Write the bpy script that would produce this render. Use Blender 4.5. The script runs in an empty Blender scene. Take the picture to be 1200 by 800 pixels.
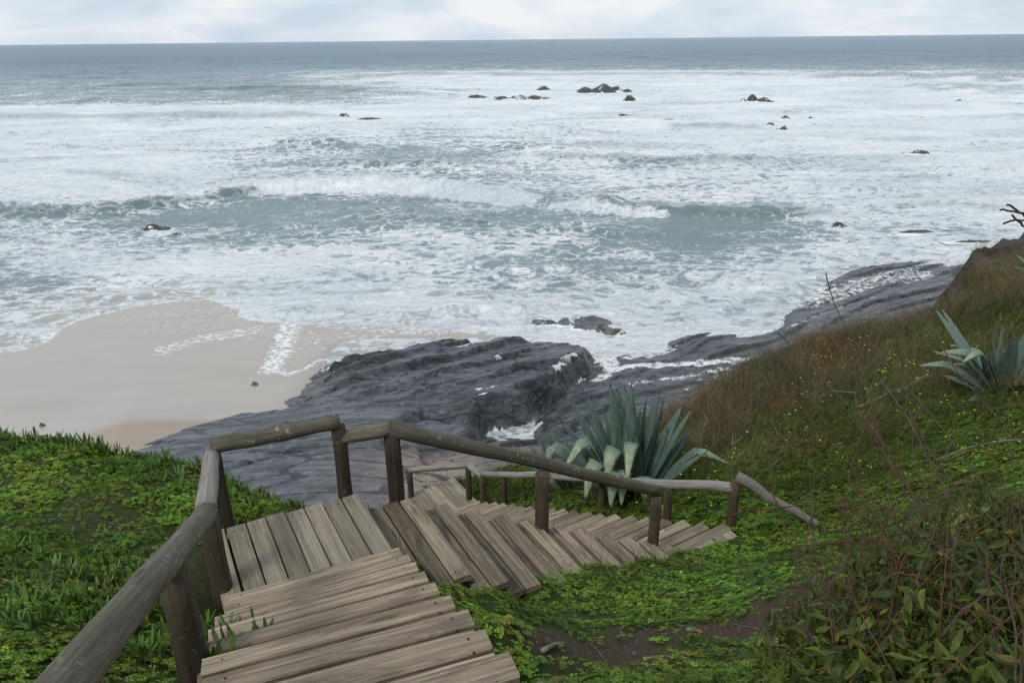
import bpy, math, random
import numpy as np
from mathutils import Matrix, Vector

random.seed(7)
rng = np.random.default_rng(7)
SC = bpy.context.scene
COL = SC.collection
R = math.radians

# ------------------------------------------------------------------ camera
EYE = 14.0                      # metres above the sea
FOC, PITCH, ROLL = 852.0, R(22.55), R(-0.62)
cf = np.array([0, math.cos(PITCH), -math.sin(PITCH)])
cr = np.array([1.0, 0, 0])
cu = np.cross(cr, cf)
cR = cr * math.cos(ROLL) + cu * math.sin(ROLL)
cU = -cr * math.sin(ROLL) + cu * math.cos(ROLL)
cam_data = bpy.data.cameras.new('camera')
cam = bpy.data.objects.new('camera', cam_data)
COL.objects.link(cam)
cam_data.sensor_width = 36
cam_data.lens = 36 * FOC / 1200
cam_data.clip_start = 0.05
cam_data.clip_end = 60000
m = Matrix.Identity(4)
for i in range(3):
    m[i][0] = cR[i]; m[i][1] = cU[i]; m[i][2] = -cf[i]
m[0][3], m[1][3], m[2][3] = 0, 0, EYE
cam.matrix_world = m
SC.camera = cam

# ------------------------------------------------------------------ world, sun, exposure
SUN_EL, SUN_ROT = 48, 215
w = bpy.data.worlds.new('World'); SC.world = w; w.use_nodes = True
nt = w.node_tree; nt.nodes.clear()
def wn(t, **k):
    n = nt.nodes.new(t)
    for a, b in k.items(): setattr(n, a, b)
    return n
out = wn('ShaderNodeOutputWorld'); bg = wn('ShaderNodeBackground')
bg.inputs['Strength'].default_value = 0.1
sky = wn('ShaderNodeTexSky', sky_type='NISHITA', sun_disc=False)
sky.sun_elevation = R(SUN_EL); sky.sun_rotation = R(SUN_ROT)
tc = wn('ShaderNodeTexCoord'); mp = wn('ShaderNodeMapping')
mp.inputs['Scale'].default_value = (2.4, 2.4, 8.0)
n1 = wn('ShaderNodeTexNoise'); n1.inputs['Scale'].default_value = 2.1
n1.inputs['Detail'].default_value = 9; n1.inputs['Roughness'].default_value = 0.55
n1.inputs['Distortion'].default_value = 0.3
cr1 = wn('ShaderNodeValToRGB')
e = cr1.color_ramp.elements
e[0].position = 0.36; e[0].color = (6.2, 7.3, 8.5, 1)
e[1].position = 0.60; e[1].color = (9.1, 9.4, 9.8, 1)
e2 = cr1.color_ramp.elements.new(0.48); e2.color = (7.4, 8.2, 9.1, 1)
mixc = wn('ShaderNodeMix', data_type='RGBA'); mixc.inputs[0].default_value = 0.9
L = nt.links.new
L(tc.outputs['Generated'], mp.inputs['Vector']); L(mp.outputs['Vector'], n1.inputs['Vector'])
L(n1.outputs['Fac'], cr1.inputs['Fac'])
L(sky.outputs['Color'], mixc.inputs[6]); L(cr1.outputs['Color'], mixc.inputs[7])
L(mixc.outputs[2], bg.inputs['Color']); L(bg.outputs[0], out.inputs['Surface'])

sd = bpy.data.lights.new('sun', 'SUN'); so = bpy.data.objects.new('sun', sd); COL.objects.link(so)
sd.energy = 1.5; sd.angle = R(14); sd.color = (1.0, 0.97, 0.92)
az = R(SUN_ROT)
sdir = Vector((math.sin(az) * math.cos(R(SUN_EL)), math.cos(az) * math.cos(R(SUN_EL)), math.sin(R(SUN_EL))))
so.rotation_euler = sdir.to_track_quat('Z', 'Y').to_euler()
so.location = (0, -5, 30)

SC.view_settings.view_transform = 'Standard'
SC.view_settings.look = 'None'
SC.view_settings.exposure = 0.0
SC.view_settings.gamma = 1.0
SC.view_settings.use_curve_mapping = False
SC.render.engine = 'CYCLES'
SC.cycles.max_bounces = 6
SC.render.resolution_x, SC.render.resolution_y = 1024, 682

# ------------------------------------------------------------------ geometry helpers
def ray(px, py):
    x = (px - 600) / FOC; y = -(py - 400) / FOC
    d = cf + x * cR + y * cU
    return d / np.linalg.norm(d)
def P(px, py, z):
    d = ray(px, py); return d * ((z - EYE) / d[2]) + np.array([0, 0, EYE])
def atd(px, py, dist):
    return ray(px, py) * dist + np.array([0, 0, EYE])
def above(px, py, base):
    """the point on the sight line through a pixel that is plumb above a base point"""
    d = ray(px, py); k = math.hypot(base[0], base[1]) / math.hypot(d[0], d[1])
    return np.array([base[0], base[1], EYE + d[2] * k])
def proj(X, Y, Z):
    q = np.stack([X, Y, Z - EYE], -1)
    ww = q @ cf; ww = np.where(ww < 1e-3, 1e-3, ww)
    return 600 + FOC * (q @ cR) / ww, 400 - FOC * (q @ cU) / ww

def sstep(a, b, x):
    t = np.clip((x - a) / (b - a), 0, 1); return t * t * (3 - 2 * t)
def _hash(ix, iy, seed):
    h = (ix * 374761393 + iy * 668265263 + seed * 974634777) & 0xffffffff
    h = ((h ^ (h >> 13)) * 1274126177) & 0xffffffff
    return ((h ^ (h >> 16)) & 0xffffff) / float(0xffffff)
def perlin(x, y, seed=0):
    xi = np.floor(x).astype(np.int64); yi = np.floor(y).astype(np.int64)
    xf = x - xi; yf = y - yi
    u = xf * xf * xf * (xf * (xf * 6 - 15) + 10); v = yf * yf * yf * (yf * (yf * 6 - 15) + 10)
    def g(a, b):
        an = _hash(xi + a, yi + b, seed) * 2 * math.pi
        return np.cos(an) * (xf - a) + np.sin(an) * (yf - b)
    return ((g(0, 0) * (1 - u) + g(1, 0) * u) * (1 - v) + (g(0, 1) * (1 - u) + g(1, 1) * u) * v) * 1.5
def fbm(x, y, o=4, seed=0, gain=0.5):
    s = 0; a = 1; t = 0
    for i in range(o):
        s = s + a * perlin(x * 2 ** i + i * 17.3, y * 2 ** i - i * 9.1, seed + i); t += a; a *= gain
    return s / t
def ridged(x, y, o=4, seed=0):
    s = 0; a = 1; t = 0
    for i in range(o):
        s = s + a * (1 - np.abs(perlin(x * 2 ** i, y * 2 ** i, seed + i)) * 2); t += a; a *= 0.5
    return s / t
class TPS:
    def __init__(s, pts, smooth=1e-3):
        p = np.array(pts, float); s.c = p[:, :2]; n = len(p)
        K = s.k(s.c); K[np.arange(n), np.arange(n)] += smooth
        A = np.zeros((n + 3, n + 3)); A[:n, :n] = K; A[:n, n] = 1; A[:n, n + 1:] = s.c
        A[n, :n] = 1; A[n + 1:, :n] = s.c.T
        s.w = np.linalg.solve(A, np.r_[p[:, 2], 0, 0, 0])
    def k(s, q):
        d2 = ((q[:, None, :] - s.c[None]) ** 2).sum(-1)
        return 0.5 * d2 * np.log(d2 + 1e-9)
    def __call__(s, x, y):
        sh = np.shape(x); q = np.stack([np.ravel(x), np.ravel(y)], -1); o = np.empty(len(q))
        n = len(s.c)
        for i in range(0, len(q), 20000):
            b = q[i:i + 20000]
            o[i:i + 20000] = s.k(b) @ s.w[:n] + s.w[n] + b @ s.w[n + 1:]
        return o.reshape(sh)
def polydist(x, y, line):
    """distance, side (+ left of the direction of travel) and fraction along, to an open polyline"""
    best = np.full(np.shape(x), 1e9); side = np.zeros(np.shape(x)); frac = np.zeros(np.shape(x))
    Ls = [math.dist(a[:2], b[:2]) for a, b in zip(line, line[1:])]; tot = sum(Ls); acc = 0
    for (a, b), l in zip(zip(line, line[1:]), Ls):
        dx, dy = (b[0] - a[0]) / l, (b[1] - a[1]) / l
        t = np.clip((x - a[0]) * dx + (y - a[1]) * dy, 0, l)
        ex = x - a[0] - dx * t; ey = y - a[1] - dy * t
        d = np.hypot(ex, ey); k = d < best
        best = np.where(k, d, best)
        side = np.where(k, np.sign(dx * (y - a[1]) - dy * (x - a[0])), side)
        frac = np.where(k, (acc + t) / tot, frac); acc += l
    return best, side, frac
def inside(x, y, poly):
    r = np.zeros(np.shape(x), bool); n = len(poly)
    for i in range(n):
        x1, y1 = poly[i][:2]; x2, y2 = poly[(i + 1) % n][:2]
        c = ((y1 > y) != (y2 > y)) & (x < (x2 - x1) * (y - y1) / (y2 - y1 + 1e-12) + x1)
        r ^= c
    return r
def polysd(x, y, poly):
    d, _, _ = polydist(x, y, list(poly) + [poly[0]])
    return np.where(inside(x, y, poly), d, -d)

def mesh_np(name, V, Fc, mat=None, smooth=False, attrs=None, uv=None):
    """V (n,3), Fc (m,k) all faces of k corners"""
    V = np.asarray(V, np.float32); Fc = np.asarray(Fc, np.int32); k = Fc.shape[1]
    me = bpy.data.meshes.new(name)
    me.vertices.add(len(V)); me.vertices.foreach_set('co', V.ravel())
    me.loops.add(Fc.size); me.loops.foreach_set('vertex_index', Fc.ravel())
    me.polygons.add(len(Fc)); me.polygons.foreach_set('loop_start', np.arange(0, Fc.size, k, dtype=np.int32))
    me.polygons.foreach_set('use_smooth', np.full(len(Fc), smooth))
    me.update(calc_edges=True)
    for an, av in (attrs or {}).items():
        av = np.asarray(av, np.float32)
        if av.ndim == 1:
            a = me.attributes.new(an, 'FLOAT', 'POINT'); a.data.foreach_set('value', av)
        else:
            a = me.attributes.new(an, 'FLOAT_COLOR', 'POINT')
            if av.shape[1] == 3: av = np.c_[av, np.ones(len(av), np.float32)]
            a.data.foreach_set('color', av.ravel())
    if mat: me.materials.append(mat)
    return me
def add(name, me, parent=None, loc=None):
    o = bpy.data.objects.new(name, me); COL.objects.link(o)
    if parent: o.parent = parent
    if loc is not None: o.location = loc
    return o
def tag(o, label=None, cat=None, group=None, kind=None):
    if label: o['label'] = label
    if cat: o['category'] = cat
    if group: o['group'] = group
    if kind: o['kind'] = kind
    return o
def thing(name, label, cat, loc=(0, 0, 0), group=None):
    o = bpy.data.objects.new(name, None); COL.objects.link(o); o.location = tuple(loc)
    o.empty_display_size = 0.1
    return tag(o, label, cat, group)
def grid_faces(nx, ny):
    i = np.arange(nx - 1)[None, :] + np.arange(ny - 1)[:, None] * nx
    i = i.ravel(); return np.stack([i, i + 1, i + nx + 1, i + nx], -1)
def tube(pts, rad, sides=10, cap=True, jit=0.0, seed=0, up=None):
    """tube along points with a radius per point -> V, quads (caps as degenerate fans)"""
    pts = np.asarray(pts, float); n = len(pts); rad = np.broadcast_to(rad, n)
    T = np.gradient(pts, axis=0); T /= np.linalg.norm(T, axis=1)[:, None]
    a = np.array([0, 0, 1.0]) if abs(T[0][2]) < 0.9 else np.array([0, 1.0, 0])
    V = []; N = np.cross(T[0], a); N /= np.linalg.norm(N)
    an = np.arange(sides) / sides * 2 * math.pi
    lr = np.random.default_rng(seed)
    per = 1 + jit * lr.normal(size=sides)
    for i in range(n):
        N = N - T[i] * (N @ T[i]); N /= np.linalg.norm(N); B = np.cross(T[i], N)
        rr = rad[i] * per * (1 + 0.4 * jit * lr.normal(size=sides))
        V.append(pts[i] + (np.cos(an)[:, None] * N + np.sin(an)[:, None] * B) * rr[:, None])
    V = np.concatenate(V); F = []
    for i in range(n - 1):
        for j in range(sides):
            k = (j + 1) % sides; F.append((i * sides + j, i * sides + k, (i + 1) * sides + k, (i + 1) * sides + j))
    if cap:
        c0 = len(V); V = np.vstack([V, pts[0] - T[0] * rad[0] * 0.08, pts[-1] + T[-1] * rad[-1] * 0.08])
        b = (n - 1) * sides
        for j in range(0, sides, 2):
            F.append((c0, (j + 2) % sides, (j + 1) % sides, j)); F.append((c0 + 1, b + j, b + (j + 1) % sides, b + (j + 2) % sides))
    return V, np.array(F)
def merge(parts):
    Vs, Fs, o = [], [], 0
    for V, F in parts:
        Vs.append(V); Fs.append(np.asarray(F) + o); o += len(V)
    return np.concatenate(Vs), np.concatenate(Fs)

# ------------------------------------------------------------------ material helper
class M:
    def __init__(s, name):
        s.m = bpy.data.materials.new(name); s.m.use_nodes = True; s.nt = s.m.node_tree; s.nt.nodes.clear()
        s.o = s.n('ShaderNodeOutputMaterial'); s.b = s.n('ShaderNodeBsdfPrincipled')
        s.l(s.b.outputs[0], s.o.inputs['Surface'])
    def n(s, t, **k):
        x = s.nt.nodes.new(t)
        for a, b in k.items(): setattr(x, a, b)
        return x
    def l(s, a, b): s.nt.links.new(a, b)
    def setv(s, node, key, v):
        if hasattr(v, 'is_output') or isinstance(v, bpy.types.NodeSocket): s.l(v, node.inputs[key])
        else: node.inputs[key].default_value = v
    def attr(s, name, col=False):
        a = s.n('ShaderNodeAttribute', attribute_name=name); return a.outputs['Color' if col else 'Fac']
    def pos(s): return s.n('ShaderNodeNewGeometry').outputs['Position']
    def obj(s): return s.n('ShaderNodeTexCoord').outputs['Object']
    def rnd(s): return s.n('ShaderNodeObjectInfo').outputs['Random']
    def map(s, v, scale=(1, 1, 1), rot=(0, 0, 0), loc=(0, 0, 0)):
        x = s.n('ShaderNodeMapping'); s.l(v, x.inputs['Vector'])
        x.inputs['Scale'].default_value = scale; x.inputs['Rotation'].default_value = rot; s.setv(x, 'Location', loc)
        return x.outputs[0]
    def noise(s, v, sc, det=4, ro=.5, dist=0, color=False):
        x = s.n('ShaderNodeTexNoise'); s.l(v, x.inputs['Vector']); x.inputs['Scale'].default_value = sc
        x.inputs['Detail'].default_value = det; x.inputs['Roughness'].default_value = ro; x.inputs['Distortion'].default_value = dist
        return x.outputs['Color' if color else 'Fac']
    def voro(s, v, sc, feat='F1', rand=1.0):
        x = s.n('ShaderNodeTexVoronoi', feature=feat); s.l(v, x.inputs['Vector']); x.inputs['Scale'].default_value = sc
        x.inputs['Randomness'].default_value = rand
        return x.outputs['Distance']
    def math(s, op, a, b=0.0, c=None, clamp=False):
        x = s.n('ShaderNodeMath', operation=op, use_clamp=clamp)
        s.setv(x, 0, a); s.setv(x, 1, b)
        if c is not None: s.setv(x, 2, c)
        return x.outputs[0]
    def ramp(s, f, stops):
        x = s.n('ShaderNodeValToRGB'); s.l(f, x.inputs[0]); el = x.color_ramp.elements
        for i, (p, c) in enumerate(stops):
            if isinstance(c, (int, float)): c = (c, c, c)
            t = el[i] if i < 2 else el.new(p)
            t.position = p; t.color = (*c, 1)
        return x.outputs[0]
    def mix(s, f, a, b, mode='MIX'):
        x = s.n('ShaderNodeMix', data_type='RGBA', blend_type=mode)
        s.setv(x, 0, f)
        for k, v in ((6, a), (7, b)):
            if isinstance(v, tuple) and len(v) == 3: v = (*v, 1)
            s.setv(x, k, v)
        return x.outputs[2]
    def rng(s, v, a, b, c=0.0, d=1.0, smooth=True):
        x = s.n('ShaderNodeMapRange', interpolation_type='SMOOTHSTEP' if smooth else 'LINEAR')
        s.setv(x, 0, v); s.setv(x, 1, a); s.setv(x, 2, b); s.setv(x, 3, c); s.setv(x, 4, d)
        return x.outputs[0]
    def bump(s, h, strength, dist, prev=None):
        x = s.n('ShaderNodeBump'); s.l(h, x.inputs['Height']); s.setv(x, 'Strength', strength); s.setv(x, 'Distance', dist)
        if prev is not None: s.l(prev, x.inputs['Normal'])
        return x.outputs[0]
    def fin(s, color=None, rough=None, normal=None, spec=None, **k):
        if color is not None: s.setv(s.b, 'Base Color', (*color, 1) if isinstance(color, tuple) and len(color) == 3 else color)
        if rough is not None: s.setv(s.b, 'Roughness', rough)
        if normal is not None: s.l(normal, s.b.inputs['Normal'])
        if spec is not None: s.setv(s.b, 'Specular IOR Level', spec)
        for a, b in k.items(): s.setv(s.b, a.replace('_', ' '), b)
        return s.m

# ---- water with foam
def mat_sea():
    s = M('sea_water'); p = s.pos(); d = s.attr('foam'); solid = s.attr('crest')
    wv = s.n('ShaderNodeVectorMath', operation='MULTIPLY_ADD')
    nz = s.noise(s.map(p, (.35, .6, .35)), 1.0, 3, .5, 0, True)
    s.l(nz, wv.inputs[0]); wv.inputs[1].default_value = (2.2, 2.2, 0); s.l(p, wv.inputs[2]); q = wv.outputs[0]
    lace = s.voro(s.map(q, (.55, .9, .5)), 1.0, 'DISTANCE_TO_EDGE')
    lace2 = s.voro(s.map(q, (1.7, 2.6, 1.7)), 1.0, 'DISTANCE_TO_EDGE')
    fine = s.noise(s.map(q, (1.0, 1.7, 1)), 2.2, 9, .68)
    big = s.noise(s.map(p, (.10, .24, .1)), 1.0, 7, .62, .6)
    la = s.rng(lace, 0, .33, 1, 0); lb = s.rng(lace2, 0, .3, 1, 0)
    big2 = s.noise(s.map(p, (.040, .085, .03)), 1.0, 8, .66, .8)
    v = s.math('MULTIPLY', la, .17); v = s.math('ADD', v, s.math('MULTIPLY', lb, .10))
    v = s.math('ADD', v, s.math('MULTIPLY', fine, .42)); v = s.math('ADD', v, s.math('MULTIPLY', s.math('MULTIPLY_ADD', big, 1.5, -.25), .28)); v = s.math('ADD', v, s.math('MULTIPLY', s.math('MULTIPLY_ADD', big2, 1.9, -.45), .28))
    thr = s.math('SUBTRACT', .765, s.math('MULTIPLY', d, .312))
    cov = s.rng(s.math('SUBTRACT', v, thr), -.045, .075)
    cov = s.math('MULTIPLY', cov, s.rng(d, .0, .12))
    cov = s.math('MULTIPLY', cov, s.math('SUBTRACT', 1.0, s.math('MULTIPLY', s.attr('glass'), .85)))
    cov = s.math('MAXIMUM', cov, s.rng(s.math('ADD', solid, s.math('MULTIPLY', s.math('SUBTRACT', fine, .5), 1.3)), .30, .62))
    deep = s.attr('deep'); murk = s.noise(s.map(p, (.02, .09, .03)), 1, 5, .6)
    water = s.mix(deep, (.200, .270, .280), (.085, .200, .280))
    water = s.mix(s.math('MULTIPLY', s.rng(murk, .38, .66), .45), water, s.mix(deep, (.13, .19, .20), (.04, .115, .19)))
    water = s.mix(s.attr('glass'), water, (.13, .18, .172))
    water = s.mix(s.math('MULTIPLY', s.rng(d, .25, 1.0), .5), water, (.40, .455, .475))
    water = s.mix(s.attr('sandy'), water, (.42, .38, .33))
    fc = s.mix(s.rng(s.math('ADD', s.math('MULTIPLY', fine, .5), s.math('MULTIPLY', big2, .5)), .38, .62), (.63, .69, .715), (.93, .94, .94))
    col = s.mix(cov, water, fc)
    ch1 = s.noise(s.map(p, (.22, .8, .3)), 1.0, 7, .66)
    ch2 = s.noise(s.map(p, (1.4, 3.2, 1)), 1.0, 6, .65)
    far = s.attr('far')
    nb = s.bump(ch1, s.math('ADD', .55, s.math('MULTIPLY', far, .45)), s.math('ADD', .6, s.math('MULTIPLY', far, 5.0)))
    nb = s.bump(ch2, .7, .12, nb); nb = s.bump(s.math('ADD', s.math('MULTIPLY', cov, .5), s.math('MULTIPLY', fine, 1.4)), s.math('ADD', .15, s.math('MULTIPLY', cov, .8)), .22, nb)
    ro = s.math('ADD', .2, s.math('MULTIPLY', cov, .55))
    return s.fin(col, ro, nb, .32, IOR=1.33)
def mat_sand():
    s = M('wet_sand'); p = s.pos(); wet = s.attr('wet'); fo = s.attr('foam')
    st = s.noise(s.map(p, (.25, 1.6, 1), (0, 0, .55)), 1.0, 6, .6); sp = s.noise(p, 9, 6, .75)
    dry = s.mix(st, (.30, .235, .18), (.38, .31, .245)); wc = s.mix(st, (.34, .295, .25), (.43, .385, .34))
    c = s.mix(wet, dry, wc); c = s.mix(s.rng(sp, .55, .75, 0, .25), c, (.16, .11, .08))
    lace = s.rng(s.voro(s.map(p, (2.2, 3.4, 2)), 1.0, 'DISTANCE_TO_EDGE'), 0, .25, 1, 0); n = s.noise(s.map(p, (1, 1.5, 1)), 3.3, 9, .78, .4)
    v = s.math('ADD', s.math('MULTIPLY', lace, .16), n); cov = s.rng(s.math('SUBTRACT', v, s.math('SUBTRACT', .93, s.math('MULTIPLY', fo, .62))), -.06, .2)
    cov = s.math('MULTIPLY', cov, s.rng(fo, 0.02, .2))
    c = s.mix(cov, c, (.8, .82, .81))
    nb = s.bump(st, .25, .04); nb = s.bump(sp, .2, .01, nb); nb = s.bump(cov, .6, .03, nb)
    ro = s.math('SUBTRACT', .75, s.math('MULTIPLY', wet, s.math('ADD', .50, s.math('MULTIPLY', st, .14)))); ro = s.math('ADD', ro, s.math('MULTIPLY', cov, .3))
    return s.fin(c, ro, nb, .5)
def mat_rock(name, dark, mid, warm, wetr=.38, scale=1.0, ang=.6):
    s = M(name); p = s.pos(); q = s.map(p, (.28 * scale, 2.6 * scale, 3.5 * scale), (0, 0, ang)); q1 = s.map(p, (scale,) * 3)
    a = s.noise(q, 1.0, 8, .65, .5); b = s.noise(q1, 4, 8, .7); g = s.noise(q1, .35, 4, .5)
    c = s.mix(s.rng(a, .38, .62), dark, mid); c = s.mix(s.rng(b, .52, .72, 0, .6), c, tuple(x * 1.9 for x in mid)); c = s.mix(s.rng(b, .47, .36, 0, .7), c, tuple(x * .5 for x in dark)); 
    wm = s.attr('warm'); c = s.mix(s.math('MULTIPLY', wm, s.rng(g, .3, .55)), c, warm)
    n2 = s.noise(q1, 3.0, 9, .75); fo = s.attr('foam'); cov = s.rng(s.math('ADD', n2, s.math('SUBTRACT', fo, 1.0)), -.02, .08); cov = s.math('MULTIPLY', cov, s.rng(fo, .05, .2))
    c = s.mix(cov, c, (.8, .82, .8))
    cr = s.voro(s.map(p, (.30 * scale, 1.3 * scale, 1 * scale), (0, 0, ang)), 1.0, 'DISTANCE_TO_EDGE'); crk = s.rng(s.math('ADD', cr, s.math('MULTIPLY', s.math('SUBTRACT', b, .5), .25)), 0, .05)
    c = s.mix(s.math('MULTIPLY', s.math('MULTIPLY', s.math('SUBTRACT', 1, crk), s.rng(g, .4, .6)), .75), c, tuple(x * .35 for x in dark))
    c = s.mix(s.math('MULTIPLY', s.attr('seam'), .72), c, tuple(x * .3 for x in dark))
    nb = s.bump(a, .8, .16 / scale); nb = s.bump(b, .7, .05 / scale, nb); nb = s.bump(crk, .6, .08 / scale, nb)
    return s.fin(c, s.math('ADD', s.math('ADD', wetr - .1, s.math('MULTIPLY', b, .35)), s.math('MULTIPLY', wm, .2)), nb, .5)
def mat_ground():
    s = M('hill_soil'); p = s.pos(); a = s.noise(p, 2.2, 7, .6); b = s.noise(p, 22, 6, .7); g = s.attr('green'); rk = s.attr('rocky')
    soil = s.mix(b, (.020, .013, .009), (.115, .075, .048)); gr = s.mix(b, (.014, .030, .005), (.045, .085, .010)); dry = s.mix(b, (.05, .04, .022), (.12, .10, .05))
    gr = s.mix(s.rng(a, .45, .65, 0, .6), gr, dry); c = s.mix(g, soil, gr)
    rc = s.mix(s.rng(s.noise(s.map(p, (.6, .6, 2.2), (0, .3, 0)), 1.4, 8, .7), .35, .65), (.022, .017, .014), (.10, .082, .068)); c = s.mix(s.math('MULTIPLY', rk, s.rng(s.noise(p, .9, 5, .6), .42, .56)), s.mix(rk, c, dry), rc)
    nb = s.bump(a, .5, .12); nb = s.bump(b, .9, .03, nb)
    return s.fin(c, .9, nb, .2)
def mat_wood(name, dark, light, grain_axis='X', lichen=0.0, stain=.5, moss=.15):
    s = M(name); o = s.obj(); r = s.rnd()
    off = s.n('ShaderNodeCombineXYZ'); s.l(s.math('MULTIPLY', r, 37.0), off.inputs[0]); s.l(s.math('MULTIPLY', r, 91.0), off.inputs[1]); s.l(s.math('MULTIPLY', r, 13.0), off.inputs[2])
    v = s.n('ShaderNodeVectorMath', operation='ADD'); s.l(o, v.inputs[0]); s.l(off.outputs[0], v.inputs[1]); q = v.outputs[0]
    sc = {'X': (1.1, 52, 52), 'Z': (52, 52, 1.1)}[grain_axis]
    g1 = s.noise(s.map(q, sc), 1.0, 9, .68, .5); sc2 = tuple(x * (4 if x > 10 else 3) for x in sc); g2 = s.noise(s.map(q, sc2), 1.0, 5, .6, .3)
    kn = s.voro(s.map(q, tuple(x * .14 if x > 10 else x * .9 for x in sc)), 1.6); blot = s.noise(s.map(q, tuple(2.2 if x < 10 else 13 for x in sc)), 1.0, 6, .65, .6)
    c = s.mix(s.rng(g1, .22, .66), dark, light); c = s.mix(s.rng(g2, .35, .75, .0, .55), c, tuple(x * .5 for x in dark))
    c = s.mix(s.rng(kn, .05, .16, .75, 0), c, tuple(x * .45 for x in dark)); 
    tone = s.math('ADD', .66, s.math('MULTIPLY', r, .62)); c = s.mix(1.0, c, s.mixv(tone), 'MULTIPLY')
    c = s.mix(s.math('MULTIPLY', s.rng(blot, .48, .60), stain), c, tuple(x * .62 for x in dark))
    if moss: c = s.mix(s.math('MULTIPLY', s.rng(s.noise(q, 5.0, 5, .6), .56, .72), moss), c, (.05, .055, .02))
    if lichen:
        li = s.noise(q, 34, 2, .5, .1); lm = s.rng(s.noise(q, 4.0, 2, .5), .48, .6); c = s.mix(s.math('MULTIPLY', s.math('MULTIPLY', s.rng(li, .60, .66), lm), lichen), c, (.27, .27, .20))
    nb = s.bump(g1, .9, .009); nb = s.bump(g2, .8, .0035, nb)
    return s.fin(c, .78, nb, .3)
def _mixv(s, t):
    x = s.n('ShaderNodeCombineColor'); 
    for i in range(3): s.l(t, x.inputs[i])
    return x.outputs[0]
M.mixv = _mixv
def mat_leaf(name, base, rough=.45, spec=.35, trans=0.0, var=.25):
    """leaf colour times the plant's own tint"""
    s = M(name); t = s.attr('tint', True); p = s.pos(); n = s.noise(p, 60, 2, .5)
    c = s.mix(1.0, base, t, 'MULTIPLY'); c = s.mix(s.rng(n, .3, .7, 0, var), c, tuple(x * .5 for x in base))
    s.fin(c, rough, None, spec)
    if trans:
        tr = s.n('ShaderNodeBsdfTranslucent'); s.l(c, tr.inputs[0]); mx = s.n('ShaderNodeMixShader'); mx.inputs[0].default_value = trans
        s.l(s.b.outputs[0], mx.inputs[1]); s.l(tr.outputs[0], mx.inputs[2]); s.l(mx.outputs[0], s.o.inputs['Surface'])
    return s.m
def mat_plain(name, a, b, sc=8, rough=.7, bumpd=.01, spec=.3):
    s = M(name); q = s.pos(); n = s.noise(q, sc, 6, .65)
    return s.fin(s.mix(s.rng(n, .3, .7), a, b), rough, s.bump(n, .6, bumpd), spec)
def mat_agave():
    s = M('agave_skin'); u = s.attr('across'); v = s.attr('along'); back = s.n('ShaderNodeNewGeometry').outputs['Backfacing']; r = s.rnd(); o = s.obj()
    st = s.noise(s.map(o, (30, 30, 3)), 1, 4, .6); e = s.rng(s.math('ABSOLUTE', u), .72, 1.0)
    c = s.mix(s.rng(st, .3, .7), (.075, .115, .105), (.150, .200, .180)); c = s.mix(s.math('MULTIPLY', r, .5), c, (.10, .165, .10))
    c = s.mix(s.math('MULTIPLY', e, .75), c, (.20, .26, .13)); und = s.mix(s.rng(st, .3, .7), (.20, .26, .15), (.34, .40, .25)); c = s.mix(s.math('MULTIPLY', s.attr('pale'), .9), c, und)
    c = s.mix(s.rng(v, .955, .99), c, (.035, .025, .018)); c = s.mix(s.rng(v, 0, .25, .45, 0), c, (.20, .24, .15))
    return s.fin(c, .5, s.bump(st, .25, .004), .4)

MAT = dict(
    sea=mat_sea(), sand=mat_sand(),
    slate=mat_rock('wet_slate', (.036, .040, .047), (.120, .130, .148), (.30, .24, .19), .30, 1.0, -.62),
    searock=mat_rock('sea_rock', (.018, .018, .020), (.070, .068, .070), (.12, .11, .10), .42, 1.0, .1),
    ground=mat_ground(),
    tread=mat_wood('weathered_tread', (.125, .092, .060), (.42, .345, .250), 'X', 0, .5, .10),
    tread_rear=mat_wood('rear_tread', (.075, .056, .038), (.27, .215, .155), 'X', 0, .7, .3),  # darker wood tone with more moss, for the rear board of each tread
    deck=mat_wood('weathered_deck', (.175, .145, .105), (.38, .325, .245), 'X', 0, .35, .10),
    rail=mat_wood('weathered_rail', (.075, .070, .052), (.21, .185, .135), 'X', .7, .35, .3),
    greyrail=mat_wood('silver_grey_rail', (.13, .115, .10), (.30, .275, .25), 'X', .3, .3, .05),
    post=mat_wood('dark_post', (.035, .026, .018), (.105, .080, .052), 'Z', .2, .4, .3),
    clover=mat_leaf('clover_leaf', (.175, .305, .040), .6, .12, .3), ice=mat_leaf('ice_plant_leaf', (.095, .180, .035), .45, .25, .1),
    straw=mat_leaf('dry_stalk', (.17, .115, .065), .8, .15), grass=mat_leaf('grass_blade', (.10, .125, .038), .6, .2, .2),
    petal=mat_leaf('yellow_petal', (.78, .74, .03), .6, .2, .3, .1), shrub=mat_leaf('shrub_leaf', (.088, .118, .028), .5, .2, .2, .5),
    twig=mat_plain('dark_twig', (.030, .022, .018), (.10, .07, .05), 30), redtwig=mat_plain('reddish_stem', (.035, .016, .009), (.12, .050, .022), 30),
    log=mat_plain('grey_dead_wood', (.10, .085, .07), (.28, .25, .21), 18), agave=mat_agave(), dead=mat_plain('dead_leaf', (.10, .07, .04), (.26, .20, .12), 25),
    nail=mat_plain('rusty_nail', (.02, .012, .01), (.06, .035, .02), 60), pebble=mat_plain('grey_pebble', (.16, .18, .2), (.28, .30, .32), 30),
    red=mat_plain('red_leaf', (.35, .05, .02), (.5, .12, .05), 40), stone=mat_plain('small_stone', (.05, .045, .04), (.16, .145, .13), 25),
)

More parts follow.
